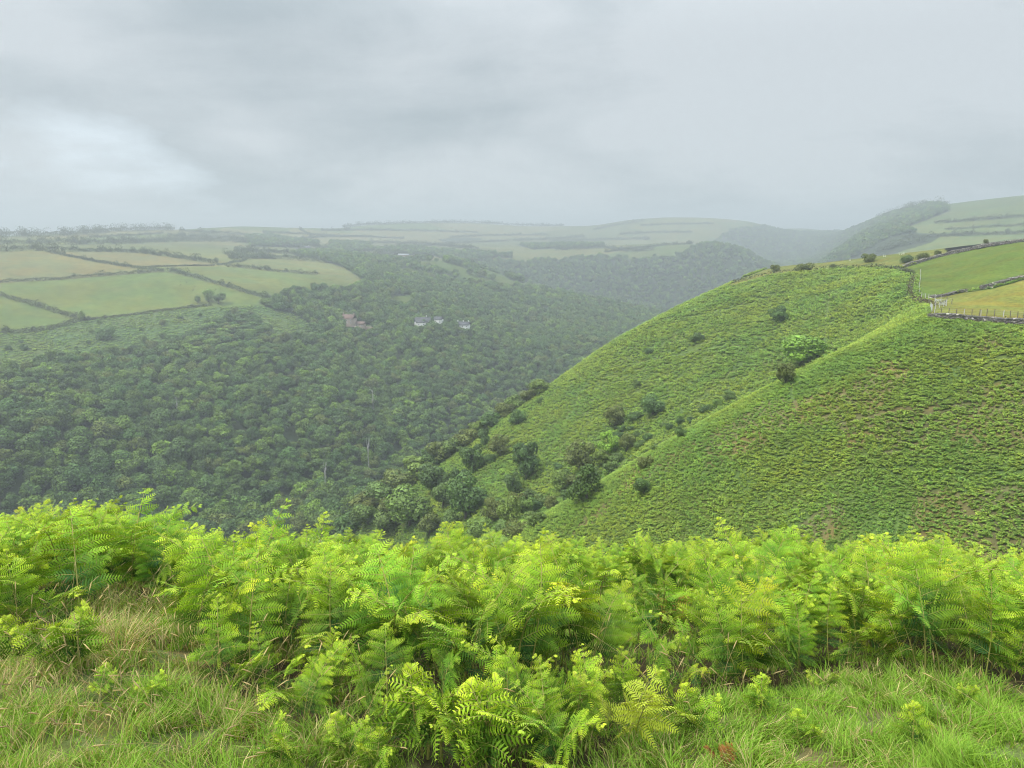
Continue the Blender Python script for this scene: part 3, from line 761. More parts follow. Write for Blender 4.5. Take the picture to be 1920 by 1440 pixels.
    # scrub belt on the crest
    belt = [(690, 958, 60, 40), (722, 940, 66, 44), (752, 920, 66, 46), (782, 900, 66, 46), (806, 882, 56, 44), (830, 866, 56, 42), (852, 850, 52, 40), (876, 834, 50, 38), (898, 818, 46, 36), (922, 800, 46, 34), (946, 782, 44, 32), (968, 766, 42, 30), (988, 752, 36, 28), (1012, 738, 44, 30)]
    for i, (u, v, w, h) in enumerate(belt):
        plant('round', u, v + 3, w, h, ('brown', 'mid', 'brown', 'olive', 'dark')[i % 5], 'wind clipped brownish thorn in the scrub belt along the crest', 'bush', 'thorn_bush', 'thorn scrub along the crest of the bracken hill')
    for u, v, w, h in [(1060, 900, 30, 22), (1075, 912, 34, 24), (1118, 896, 30, 22), (1134, 868, 26, 24), (1158, 830, 26, 22), (1192, 822, 22, 16), (1064, 938, 30, 20), (1012, 948, 34, 24), (990, 936, 30, 22), (972, 950, 34, 28), (936, 962, 34, 30), (900, 950, 34, 34), (880, 918, 30, 26), (860, 905, 34, 30), (846, 918, 36, 34), (918, 870, 24, 20), (1240, 802, 16, 11), (1295, 792, 18, 12), (1226, 846, 18, 12), (1000, 985, 40, 26), (942, 1002, 44, 30)]:
        plant(random.choice(['low', 'round', 'tall']), u, v, w, h, random.choice(['dark', 'mid', 'brown', 'dark']), 'small dark thorn scrub filling the gully between the larger trees', 'bush', 'thorn_bush', 'thorn scrub in the gully')
    # gorse along the field banks
    G = [(1453, 509, 18, 9, 'squat gorse bush leftmost on the hilltop field edge'), (1510, 508, 36, 11, 'long dark gorse bush on the bank above the bracken'), (1561, 503, 12, 6, 'tiny gorse bush between two larger ones on the hilltop bank'),
         (1629, 491, 28, 11, 'dark gorse mound in the sheep field'), (1696, 493, 26, 11, 'rounded green gorse mound beside the upper stone wall'), (1730, 489, 26, 11, 'gorse bush growing on the end of the upper stone wall'),
         (1757, 479, 16, 7, 'small gorse bush half way along the upper stone wall'), (1848, 457, 10, 6, 'lone dark bush on the skyline along the upper stone wall')]
    for u, v, w, h, lab in G:
        plant('low', u, v, w, h * 1.5, 'brown' if u != 1696 else 'mid', lab, 'gorse', 'gorse_bush', 'gorse bushes on the hilltop', 150, 450)
    L = [('low', 200, 634, 38, 24, 'dark', 'biggest dark bush alone on the far bracken bank'), ('round', 371, 568, 14, 16, 'mid', 'smallest of three trees at the corner of the large pale field'),
         ('round', 391, 566, 24, 26, 'light', 'pale middle tree of three at the corner of the large pale field'), ('round', 410, 569, 26, 22, 'mid', 'right hand dark tree of three at the corner of the large pale field'),
         ('round', 152, 601, 15, 20, 'olive', 'rusty tree at the low end of the field hedge'), ('low', 235, 686, 42, 22, 'dark', 'wide dark bush at the lower edge of the bracken bank'),
         ('round', 190, 690, 24, 22, 'dark', 'round dark bush left of the wide one at the edge of the bracken bank')]
    for k, u, v, w, h, t, lab in L:
        plant(k, u, v, w, h, t, lab, 'bush' if k == 'low' else 'tree', 'bush' if k == 'low' else 'oak_tree', None, 560, 1200)
    for u, v, w, h in [(45, 656, 16, 10), (17, 656, 14, 9), (40, 643, 10, 6), (165, 644, 10, 6), (143, 654, 8, 5), (172, 623, 11, 6), (185, 606, 9, 6), (305, 610, 15, 10), (265, 620, 8, 5), (270, 643, 18, 14), (305, 634, 16, 10), (392, 612, 22, 16), (375, 594, 10, 7), (100, 676, 24, 14), (140, 680, 22, 14), (285, 658, 26, 18), (330, 650, 26, 16), (60, 690, 22, 12), (338, 598, 12, 7), (428, 606, 26, 22), (440, 590, 18, 14)]:
        plant('low', u, v, w, h * 1.2, random.choice(['dark', 'mid', 'brown']), 'small dark scrub bush dotted on the far bracken bank', 'bush', 'bush', 'scrub on the far bracken bank', 560, 1200)
    for u, v, h, lab in [(700, 777, 32, 'bleached dead tree on its own in mid wood'), (692, 893, 44, 'twin stemmed bleached dead tree low in the wood'), (612, 938, 44, 'pale bare trunk just above the ferns'), (334, 783, 26, 'pale trunk leaning in the heart of the wood'), (486, 880, 18, 'short pale snag in the lower wood')]:
        x, y, z, r = ground(u, v, 450, 1200); hm = (h + 6) * (y * CP - z * SP) / F
        e = empty('dead_tree', (x, y, z), lab, 'dead tree'); e.scale = (hm * .6, hm * .6, hm * 1.25)
        obj('trunk', random.choice(DEAD), e)
first_hit_bushes()

# ------------------------------------------------------------------ hedges
def gline(pts, rmin, rmax, step):
    out = []
    for (u0, v0), (u1, v1) in zip(pts[:-1], pts[1:]):
        k = max(2, int(math.hypot(u1 - u0, v1 - v0) / 4))
        for i in range(k):
            t = i / k; out.append(ground(u0 + (u1 - u0) * t, v0 + (v1 - v0) * t, rmin, rmax)[:2])
    out.append(ground(*pts[-1], rmin, rmax)[:2])
    P = np.array(out)
    P = np.stack([np.convolve(np.pad(P[:, k], 2, mode='edge'), np.ones(5) / 5, 'valid') for k in (0, 1)], 1)
    d = np.concatenate([[0], np.cumsum(np.hypot(*np.diff(P, axis=0).T))])
    s = np.arange(0, d[-1], step)
    return np.stack([np.interp(s, d, P[:, 0]), np.interp(s, d, P[:, 1])], 1)
def hedge(pts, h, w, label, trees=.05, col=(.06, .085, .032), leaf=.9, rmin=700, rmax=3400, name='hedge', cat='hedge', dens=7):
    L = gline(pts, rmin, rmax, 1.0); n = len(L)
    far = float(np.hypot(*L[n // 2])) > 1500
    if rmin > 600: h *= 1.25; w *= .8 if far else 1.4
    hh = h * (.55 + .9 * fbm(np.arange(n) / 9., np.zeros(n), random.randint(0, 999), 3))
    big = rng.random(n) < trees
    Ps = []; Ns = []
    for i in range(n):
        k = dens
        o = rng.normal(size=(k, 2)) * w * .28
        top = hh[i]
        z = rng.random(k) ** .6 * top
        Ps.append(np.column_stack([L[i, 0] + o[:, 0], L[i, 1] + o[:, 1], z])); Ns.append(rng.normal(size=(k, 3)) + [0, -.4, .5])
        if big[i]:
            R = h * random.uniform(.5, 1.1); q = rng.normal(size=(90, 3)); q /= np.linalg.norm(q, axis=1, keepdims=True)
            Ps.append(np.column_stack([L[i, 0] + q[:, 0] * R, L[i, 1] + q[:, 1] * R, top + q[:, 2] * R])); Ns.append(q + rng.normal(size=(90, 3)) * .4)
    P = np.concatenate(Ps); P[:, 2] += H(P[:, 0], P[:, 1])
    V, Fq = quads(P, np.concatenate(Ns), leaf, .8)
    c = np.repeat(.65 + .7 * rng.random(len(P)), 4)[:, None] * np.array(col)
    return tag(obj(name, make_mesh(name, V, Fq, c, [M_hedge])), label, cat)
HED = [
 ([(-60, 534), (0, 530), (100, 525), (200, 517), (310, 509)], 2.6, 3, 'hedge along the upper edge of the large pale green field', .03),
 ([(310, 509), (335, 513), (400, 531), (490, 557), (520, 566)], 3.6, 4, 'thick hedge running down the right side of the large pale field', .05),
 ([(-60, 546), (0, 555), (60, 572), (155, 601)], 3.2, 4, 'dark straight hedge slanting down between the two lowest left fields', .02),
 ([(-40, 474), (0, 472), (60, 470), (110, 471)], 5.0, 5, 'tall dark hedge along the top of the straw coloured field', .1),
 ([(110, 471), (200, 472), (260, 474), (320, 482), (412, 496)], 4.0, 4, 'hedge with trees along the top of the narrow tan field', .07),
 ([(85, 472), (130, 481), (200, 495), (275, 505), (310, 509)], 2.5, 3, 'low hedge dividing the straw field from the narrow tan field', .01),
 ([(275, 501), (340, 499), (405, 498)], 1.2, 1.6, 'thin low hedge under the narrow tan field', 0),
 ([(405, 498), (430, 494), (465, 487)], 1.5, 2, 'short thin hedge climbing towards the central wood', 0),
 ([(0, 625), (40, 624), (85, 620), (150, 602)], 2.6, 3, 'broken hedge at the foot of the lowest left field', .03),
 ([(155, 602), (220, 594), (330, 580), (400, 572)], 1.5, 3, 'ragged low hedge between the large pale field and the bracken bank', .02),
 ([(-20, 461), (100, 459), (240, 457), (330, 453), (420, 454), (510, 456)], 6.5, 8, 'long tree lined hedge below the upper left fields', .12),
 ([(165, 446), (260, 441), (310, 438)], 3, 4, 'thin hedge below the skyline field at upper left', .03),
 ([(312, 438), (335, 445), (360, 452)], 3, 4, 'short slanting hedge between the two upper left fields', .02),
 ([(-20, 446), (60, 445), (150, 441), (230, 434), (330, 433)], 8, 9, 'belt of trees along the left skyline', .12),
 ([(335, 434), (400, 437), (460, 441), (520, 452)], 5, 6, 'hedge with trees curving below the bright skyline field', .08),
 ([(420, 500), (470, 504), (520, 510), (600, 516)], 3.0, 3.5, 'hedge with dark trees above the green middle field', .10),
 ([(490, 436), (560, 439), (640, 443), (700, 444)], 4, 5, 'thin far hedge across the hazy upper fields left of centre', .03),
 ([(545, 449), (620, 444), (690, 445), (760, 448)], 4, 5, 'hazy hedge above the dark square plantation', .03),
 ([(690, 456), (760, 458), (830, 462), (900, 468)], 6, 7, 'hazy tree line right of the dark plantation', .1),
 ([(700, 466), (780, 462), (860, 456), (960, 452)], 4, 5, 'pale hedge crossing the misty middle fields', .03),
 ([(440, 472), (500, 474), (560, 476), (640, 480)], 5, 6, 'tree lined lane below the white farmhouse', .1),
 ([(430, 486), (500, 484), (560, 488), (630, 494)], 5, 6, 'tall hedge above the central green hill fields', .08),
 ([(1040, 470), (1100, 467), (1130, 465), (1180, 472), (1230, 468)], 6, 7, 'tree clumps on the fields above the second wooded spur', .14),
 ([(1130, 474), (1190, 466), (1250, 460), (1300, 458)], 4, 5, 'hedge along the ridge fields of the second wooded spur', .1),
 ([(960, 452), (1040, 449), (1100, 444)], 6, 7, 'misty tree row on the farthest central fields', .1),
 ([(1110, 432), (1160, 422), (1210, 415)], 6, 7, 'faint hedge climbing the rounded far hill', .08),
 ([(1690, 447), (1760, 444), (1840, 441), (1960, 438)], 4, 5, 'hedge on the misty right hill just above the stone wall', .06),
 ([(1770, 432), (1850, 427), (1960, 421)], 3, 4, 'dark thin hedge midway up the misty right hill', .03),
 ([(1750, 420), (1830, 414), (1960, 404)], 4, 5, 'hedge with bushes near the top fields of the misty right hill', .06),
 ([(1640, 474), (1690, 462), (1740, 452)], 5, 6, 'slanting hedge between the two misty lower right fields', .08),
 ([(1640, 413), (1680, 402), (1740, 389), (1780, 384)], 9, 12, 'row of wind shaped trees on the skyline of the misty right hill', .12),
 ([(600, 433), (700, 432), (800, 434), (900, 437)], 5, 7, 'upper misty hedge across the pale central plateau', .06),
 ([(840, 446), (900, 443), (960, 442), (1030, 441)], 5, 7, 'short misty hedge on the plateau right of centre', .08),
 ([(520, 462), (580, 466), (640, 467)], 6, 8, 'bushy hedge left of the square plantation', .15),
 ([(660, 482), (720, 480), (760, 478)], 6, 8, 'bushy hedge beside the long barn', .15),
 ([(420, 478), (470, 483), (520, 486)], 5, 6, 'hedge with round trees left of the farmhouse lane', .15),
 ([(1030, 456), (1080, 452), (1150, 450), (1220, 449)], 6, 8, 'misty line of trees behind the ridge fields', .1),
 ([(1160, 440), (1220, 437), (1300, 436)], 5, 6, 'faint hedge across the lower face of the rounded far hill', .06),
 ([(1200, 424), (1260, 421), (1340, 420)], 5, 6, 'faint hedge across the upper face of the rounded far hill', .06),
 ([(560, 430), (590, 445)], 4, 6, 'short hedge climbing the hazy field above the dark plantation', .05),
 ([(200, 445), (216, 459)], 4, 5, 'short hedge between two narrow fields at upper left', .05),
 ([(742, 456), (762, 476)], 5, 6, 'bushy short hedge above the long barn', .15),
 ([(330, 444), (400, 446), (470, 449)], 5, 7, 'tree lined hedge under the bright skyline field', .12),
 ([(640, 424), (760, 420), (850, 418), (960, 421), (1060, 424)], 7, 9, 'faint wooded strip along the farthest central skyline', .08),
]
for pts, h, w, lab, tr in HED: hedge(pts, h, w, lab, tr, leaf=1.1 if h < 4 else 1.5, dens=15)

# ------------------------------------------------------------------ banks, stone walls, fences on the right hand fields
M_stone = plain_mat('field_stone', (.75, .75, .75), (1, 1, 1), 8, .9, .4, attr=True)
def stone_wall(pts, h, th, label, rmin, rmax, turf=.5, grey=.5):
    L = gline(pts, rmin, rmax, .33); mb = MB()
    for i in range(len(L)):
        t = L[min(i + 1, len(L) - 1)] - L[max(i - 1, 0)]; a = math.atan2(t[1], t[0]); z0 = H1(*L[i])
        hh = h * (.75 + .5 * float(fbm(np.array([i * .09]), np.array([h * 7]), 71, 2)[0]))
        k = max(2, int(hh / .24))
        for j in range(k):
            g = random.uniform(.10, .34) if random.random() < grey else random.uniform(.09, .18)
            if random.random() < .03: g = .55
            c = np.array([g, g * random.uniform(.88, .98), g * random.uniform(.72, .92)])
            for sd in (-1, 1):
                mb.box((L[i, 0] - math.sin(a) * sd * th * .28 + random.gauss(0, .04), L[i, 1] + math.cos(a) * sd * th * .28 + random.gauss(0, .04), z0 + (j + .5) * hh / k - .05),
                       (random.uniform(.26, .5), th * .6, hh / k * random.uniform(.9, 1.15)), a + random.gauss(0, .12), c, 0, .14)
    wall = obj('dry_stone_wall', mb.mesh('dry_stone_wall', [M_stone])); tag(wall, label, 'stone wall')
    if turf > 0:
        n = int(len(L) * 6 * turf); q = rng.integers(0, len(L), n)
        P = np.column_stack([L[q, 0] + rng.normal(size=n) * th * .4, L[q, 1] + rng.normal(size=n) * th * .4, np.zeros(n)])
        P[:, 2] = H(P[:, 0], P[:, 1]) + h * rng.uniform(.1, 1.12, n)
        V, Fq = quads(P, rng.normal(size=(n, 3)) + [0, -.3, .6], .28, .6)
        c = np.repeat(.6 + .8 * rng.random(n), 4)[:, None] * np.where(rng.random((n, 1)) < .5, np.array([[.08, .085, .035]]), np.array([[.13, .09, .055]])).repeat(4, 0)
        obj('turf_top', make_mesh('turf_top', V, Fq, c, [M_hedge]), wall)
    return wall
stone_wall([(1741, 597), (1760, 600), (1800, 602), (1860, 607), (1920, 611), (2020, 620)], 1.15, .8, 'brown mossy stone wall between the tan field and the near bracken', 140, 260, 1.3, .15)
stone_wall([(1690, 503), (1720, 494), (1760, 482), (1800, 473), (1850, 462), (1920, 453), (1990, 446)], 1.2, .8, 'grey stone wall running up to the skyline above the green field', 200, 430, .45, .7)
stone_wall([(1744, 559), (1770, 556), (1800, 549), (1818, 546)], .8, .9, 'dark low bank dividing the green field from the tan field', 150, 300, 1.0, .1)
stone_wall([(1838, 543), (1862, 540), (1884, 533), (1920, 523), (2000, 510)], 1.2, .9, 'thicker overgrown stone bank at the right end between the two fields', 150, 300, 1.2, .3)
hedge([(1372, 532), (1410, 522), (1450, 515), (1500, 509), (1560, 505), (1640, 504), (1690, 509), (1714, 521)], 1.6, 1.8, 'dark overgrown bank along the top edge of the bracken', .0, (.06, .075, .03), .5, 200, 400, 'hedge_bank', 'hedge', 12)
hedge([(1712, 522), (1703, 545), (1708, 562), (1740, 574), (1772, 573)], 1.2, 1.6, 'brown heathery bank winding down beside the pale wire fence', .0, (.085, .075, .04), .4, 150, 330, 'hedge_bank', 'hedge', 12)

M_post = plain_mat('fence_timber', (.09, .075, .06), (.16, .14, .11), 10, attr=True)
M_palepost = plain_mat('weathered_timber', (.36, .35, .32), (.46, .45, .42), 10)
M_metal = plain_mat('galvanised_steel', (.36, .38, .4), (.46, .48, .5), 5, .45, .05)
def fence(px, label, rmin, rmax, hpost=1.25, wires=3):
    pts = [ground(u, v, rmin, rmax)[:3] for u, v, _ in px]
    e = empty('wire_fence', pts[0], label, 'fence')
    o0 = np.array(pts[0])
    for p, (_, _, pale) in zip(pts, px):
        mb = MB(); q = np.array(p) - o0; lean = np.array([random.gauss(0, .05), random.gauss(0, .05), 0])
        mb.tube([q - [0, 0, .2], q + lean * .5 + [0, 0, hpost * .6], q + lean + [0, 0, hpost * random.uniform(.95, 1.1)]], [.075, .07, .06], (1, 1, 1), 6)
        obj('post', mb.mesh('post', [M_palepost if pale else M_post]), e)
    mb = MB()
    for k in range(wires):
        hz = hpost * (.35 + .28 * k)
        mb.tube([np.array(p) - o0 + [0, 0, hz] for p in pts], .008, (1, 1, 1), 4)
    obj('wire', mb.mesh('wire', [M_metal]), e)
fence([(1752, 589, 1), (1764, 590, 0), (1778, 591, 0), (1793, 592, 0), (1807, 592, 1), (1822, 593, 0), (1836, 593, 0), (1839, 593, 1), (1850, 593, 0), (1864, 593, 0), (1881, 595, 1), (1894, 595, 0), (1908, 597, 0), (1919, 598, 0), (1940, 600, 0)],
      'wire fence on dark and pale posts just behind the brown stone wall', 155, 300)
fence([(1726, 511, 1), (1726, 519, 1), (1725, 527, 1), (1724, 535, 1), (1723, 543, 1), (1723, 551, 1)], 'pale wire fence running straight up beside the green field', 170, 380)
fence([(1728, 557, 1), (1735, 559, 1), (1741, 560, 1), (1753, 561, 1), (1764, 564, 1), (1775, 566, 0), (1784, 570, 0)], 'short run of pale posts at the field corner', 165, 330)
fence([(1754, 579, 1), (1761, 577, 1), (1769, 575, 1)], 'three pale posts between the two gates', 160, 300, 1.2)
def gate(u, v, yaw, label):
    x, y, z, r = ground(u, v, 150, 320); e = empty('field_gate', (x, y, z), label, 'gate'); e.rotation_euler = (0, 0, yaw)
    for s in (0, 3.0):
        mb = MB(); mb.tube([(s, 0, -.2), (s, 0, 1.5)], [.1, .09], k=8); obj('post', mb.mesh('post', [M_palepost]), e)
    mb = MB()
    for k in range(5): mb.tube([(.12, 0, .25 + .26 * k), (2.88, 0, .25 + .26 * k)], .035, k=6)
    for s in (.12, 1.5, 2.88): mb.tube([(s, .0, .2), (s, .0, 1.32)], .035, k=6)
    mb.tube([(.12, .03, .25), (2.88, .03, 1.3)], .03, k=6)
    obj('bars', mb.mesh('bars', [M_metal]), e)
gate(1747, 584, 1.15, 'pale metal field gate seen nearly end on at the corner of the stone wall')
gate(1774, 574, 1.9, 'open metal field gate on the tan field side of the corner')

# ------------------------------------------------------------------ houses
M_white = plain_mat('limewash', (.7, .69, .67), (.78, .77, .75), 3, .9, .1)
M_slate = plain_mat('slate', (.05, .05, .055), (.085, .085, .09), 2, .6, .2)
M_brownroof = plain_mat('brown_tiles', (.12, .075, .06), (.17, .11, .09), 2, .8, .2)
M_tan = plain_mat('tan_render', (.30, .235, .19), (.36, .29, .235), 2, .9, .1)
M_glass = plain_mat('dark_window', (.03, .035, .04), (.05, .055, .06), 2, .2, 0)
M_frame = plain_mat('white_frame', (.75, .75, .74), (.8, .8, .8), 2, .6, 0)
def house(u, v, yaw, L, W, hw, hr, label, wall, roof, chim=1, wins=3, name='cottage', rmin=700, rmax=1400, cat='house', lift=0):
    if rmax == 1400: L *= 1.35; W *= 1.15; hw *= 1.3; hr *= 1.3; lift += 1.8
    x, y, z, r = ground(u, v, rmin, rmax)
    e = empty(name, (x, y, z + lift), label, cat); e.rotation_euler = (0, 0, yaw)
    l, w = L / 2, W / 2
    V = np.array([(-l, -w, -3), (l, -w, -3), (l, w, -3), (-l, w, -3), (-l, -w, hw), (l, -w, hw), (l, w, hw), (-l, w, hw), (-l, 0, hw + hr), (l, 0, hw + hr)], float)
    Fq = np.array([(0, 1, 5, 4), (1, 2, 6, 5), (2, 3, 7, 6), (3, 0, 4, 7), (4, 8, 7, 7), (5, 6, 9, 9)])
    obj('wall', make_mesh('wall', V, Fq, None, [wall]), e)
    ov = .45; dz = hr * ov / w; t = .22
    mb = MB()
    for s in (-1, 1):
        q = np.array([(-l - ov, s * (w + ov), hw - dz), (l + ov, s * (w + ov), hw - dz), (l + ov, 0, hw + hr), (-l - ov, 0, hw + hr)], float)
        P = np.concatenate([q + [0, 0, .02], q + [0, 0, t]])
        mb.add(P, [(0, 1, 2, 3), (4, 7, 6, 5), (0, 4, 5, 1), (1, 5, 6, 2), (2, 6, 7, 3), (3, 7, 4, 0)], (1, 1, 1))
    rf = obj('roof', mb.mesh('roof', [roof]), e)
    for k in range(chim):
        mb = MB(); cx = -l + .6 + k * (L - 1.2) / max(1, chim - 1) if chim > 1 else l * .5
        mb.box((cx, 0, hw + hr + .55), (.9, .7, 1.9)); mb.box((cx, 0, hw + hr + 1.6), (1.05, .85, .2)); mb.tube([(cx - .2, 0, hw + hr + 1.7), (cx - .2, 0, hw + hr + 2.05)], .13); mb.tube([(cx + .2, 0, hw + hr + 1.7), (cx + .2, 0, hw + hr + 2.05)], .13)
        obj('chimney', mb.mesh('chimney', [wall]), rf)
    for k in range(wins):
        for fl in range(1 if hw < 4 else 2):
            cx = -l + (k + .5) * L / wins; cz = 1.4 + fl * 2.5
            mb = MB(); mb.box((cx, -w - .03, cz), (1.35, .12, 1.35)); fr = obj('window', mb.mesh('window', [M_frame]), e)
            mb = MB(); mb.box((cx - .3, -w - .10, cz), (.5, .06, 1.1)); mb.box((cx + .3, -w - .10, cz), (.5, .06, 1.1)); obj('pane', mb.mesh('pane', [M_glass]), fr)
    return e
house(655, 612, -.4, 11, 7, 4.6, 3.2, 'brown roofed house at the left end of the tan yard in the wood', M_tan, M_brownroof, 2, 3, lift=1.5)
house(676, 617, -.2, 8, 5, 2.6, 1.8, 'low tan outbuilding beside the brown roofed house', M_tan, M_brownroof, 0, 2, 'outbuilding', cat='outbuilding', lift=1)
house(793, 616, .35, 13, 8, 3.2, 4.0, 'white cottage with a long grey slate roof among the trees', M_white, M_slate, 1, 3, lift=2)
house(823, 612, -.3, 7, 5, 3.4, 2.2, 'small white cottage half hidden between the two larger ones', M_white, M_slate, 0, 2, lift=2.5)
house(869, 623, -.25, 11, 7, 4.2, 2.6, 'white house with tall chimneys rightmost in the wood clearing', M_white, M_slate, 3, 3, lift=2)
house(577, 471, .3, 12, 8, 5, 4, 'tiny white farmhouse in the hazy fields left of centre', M_white, M_slate, 1, 2, 'farmhouse', 1200, 2300, lift=2)
house(562, 472, .3, 14, 8, 4, 3, 'grey barn beside the tiny white farmhouse', M_tan, M_slate, 0, 0, 'barn', 1200, 2300, 'barn', lift=1)
house(757, 484, .1, 22, 10, 4, 2.5, 'long pale roofed barn near the foot of the grassy spur', M_tan, plain_mat('pale_sheet_roof', (.22, .23, .24), (.3, .31, .32), 1, .6, 0), 0, 0, 'barn', 1100, 2300, 'barn', lift=3)
def yard():
    pts = [(664, 619), (700, 616), (715, 622), (700, 632), (668, 628)]
    L = [ground(u, v, 700, 1200) for u, v in pts]; mb = MB()
    a = gline([(664, 618), (690, 618), (714, 622)], 700, 1200, 2.)
    for i in range(len(a) - 1):
        z = H1(*a[i]); t = a[i + 1] - a[i]; mb.box((a[i, 0], a[i, 1], z + 1.2), (2.05, .6, 5.4), math.atan2(t[1], t[0]) + random.gauss(0, .01), (1, 1, 1), 0, .02)
    tag(obj('retaining_wall', mb.mesh('retaining_wall', [M_tan])), 'tan retaining wall of the terraced yard in the wood', 'wall')
yard()

# ------------------------------------------------------------------ animals (a few pixels each)
def animal_mesh(name, L, hgt, col, mat):
    mb = MB()
    mb.ball((0, 0, hgt * .66), (L * .42, L * .19, hgt * .27), col, 0, .0, 2)
    mb.ball((L * .17, 0, hgt * .68), (L * .22, L * .18, hgt * .26), col, 0, .0, 2)
    mb.ball((L * .50, 0, hgt * .78), (L * .13, L * .075, hgt * .12), col, 0, 0, 2)
    mb.tube([(L * .30, 0, hgt * .74), (L * .44, 0, hgt * .80)], [L * .12, L * .08], col, 8)
    for sx in (-.28, .26):
        for sy in (-.11, .11):
            mb.tube([(sx * L, sy * L, hgt * .5), (sx * L + .02, sy * L, hgt * .25), (sx * L, sy * L, 0)], [L * .06, L * .035, L * .03], col, 6)
    mb.tube([(-L * .41, 0, hgt * .74), (-L * .45, 0, hgt * .5)], [L * .03, L * .015], col, 5)
    for s in (-1, 1): mb.ball((L * .43, s * L * .09, hgt * .86), (L * .03, L * .06, hgt * .03), col)
    return mb.mesh(name, [mat], True)
M_fleece = plain_mat('fleece', (.68, .66, .6), (.78, .76, .7), 20, .95, .3)
M_hide = plain_mat('dark_hide', (.03, .025, .022), (.06, .045, .035), 3, .7, 0)
SHEEP_ME = animal_mesh('sheep', 1.35, .95, (1, 1, 1), M_fleece); COW_ME = animal_mesh('cow', 2.6, 1.6, (1, 1, 1), M_hide)
for i, (u, v, lab) in enumerate([(1594, 489, 'white sheep on the hilltop edge nearest the dark gorse mound'), (1658, 482, 'white sheep grazing on the hilltop left of a pair'), (1688, 478, 'left sheep of the pair on the hilltop skyline'), (1694, 477, 'right sheep of the pair on the hilltop skyline')]):
    x, y, z, r = ground(u, v, 200, 430); o = obj('sheep', SHEEP_ME, None, (x, y, z - .02)); o.rotation_euler = (0, 0, random.uniform(0, 6)); tag(o, lab, 'sheep', 'sheep on the hilltop'); o.scale = (1.15,) * 3
for u, v in [(337, 529), (339, 535), (350, 530), (366, 538), (362, 545), (405, 543), (412, 543)]:
    x, y, z, r = ground(u, v, 700, 1200); o = obj('cow', COW_ME, None, (x, y, z - .03)); o.rotation_euler = (0, 0, random.uniform(0, 6)); tag(o, 'tiny dark cow grazing in the large pale field', 'cow', 'cows in the large pale field')

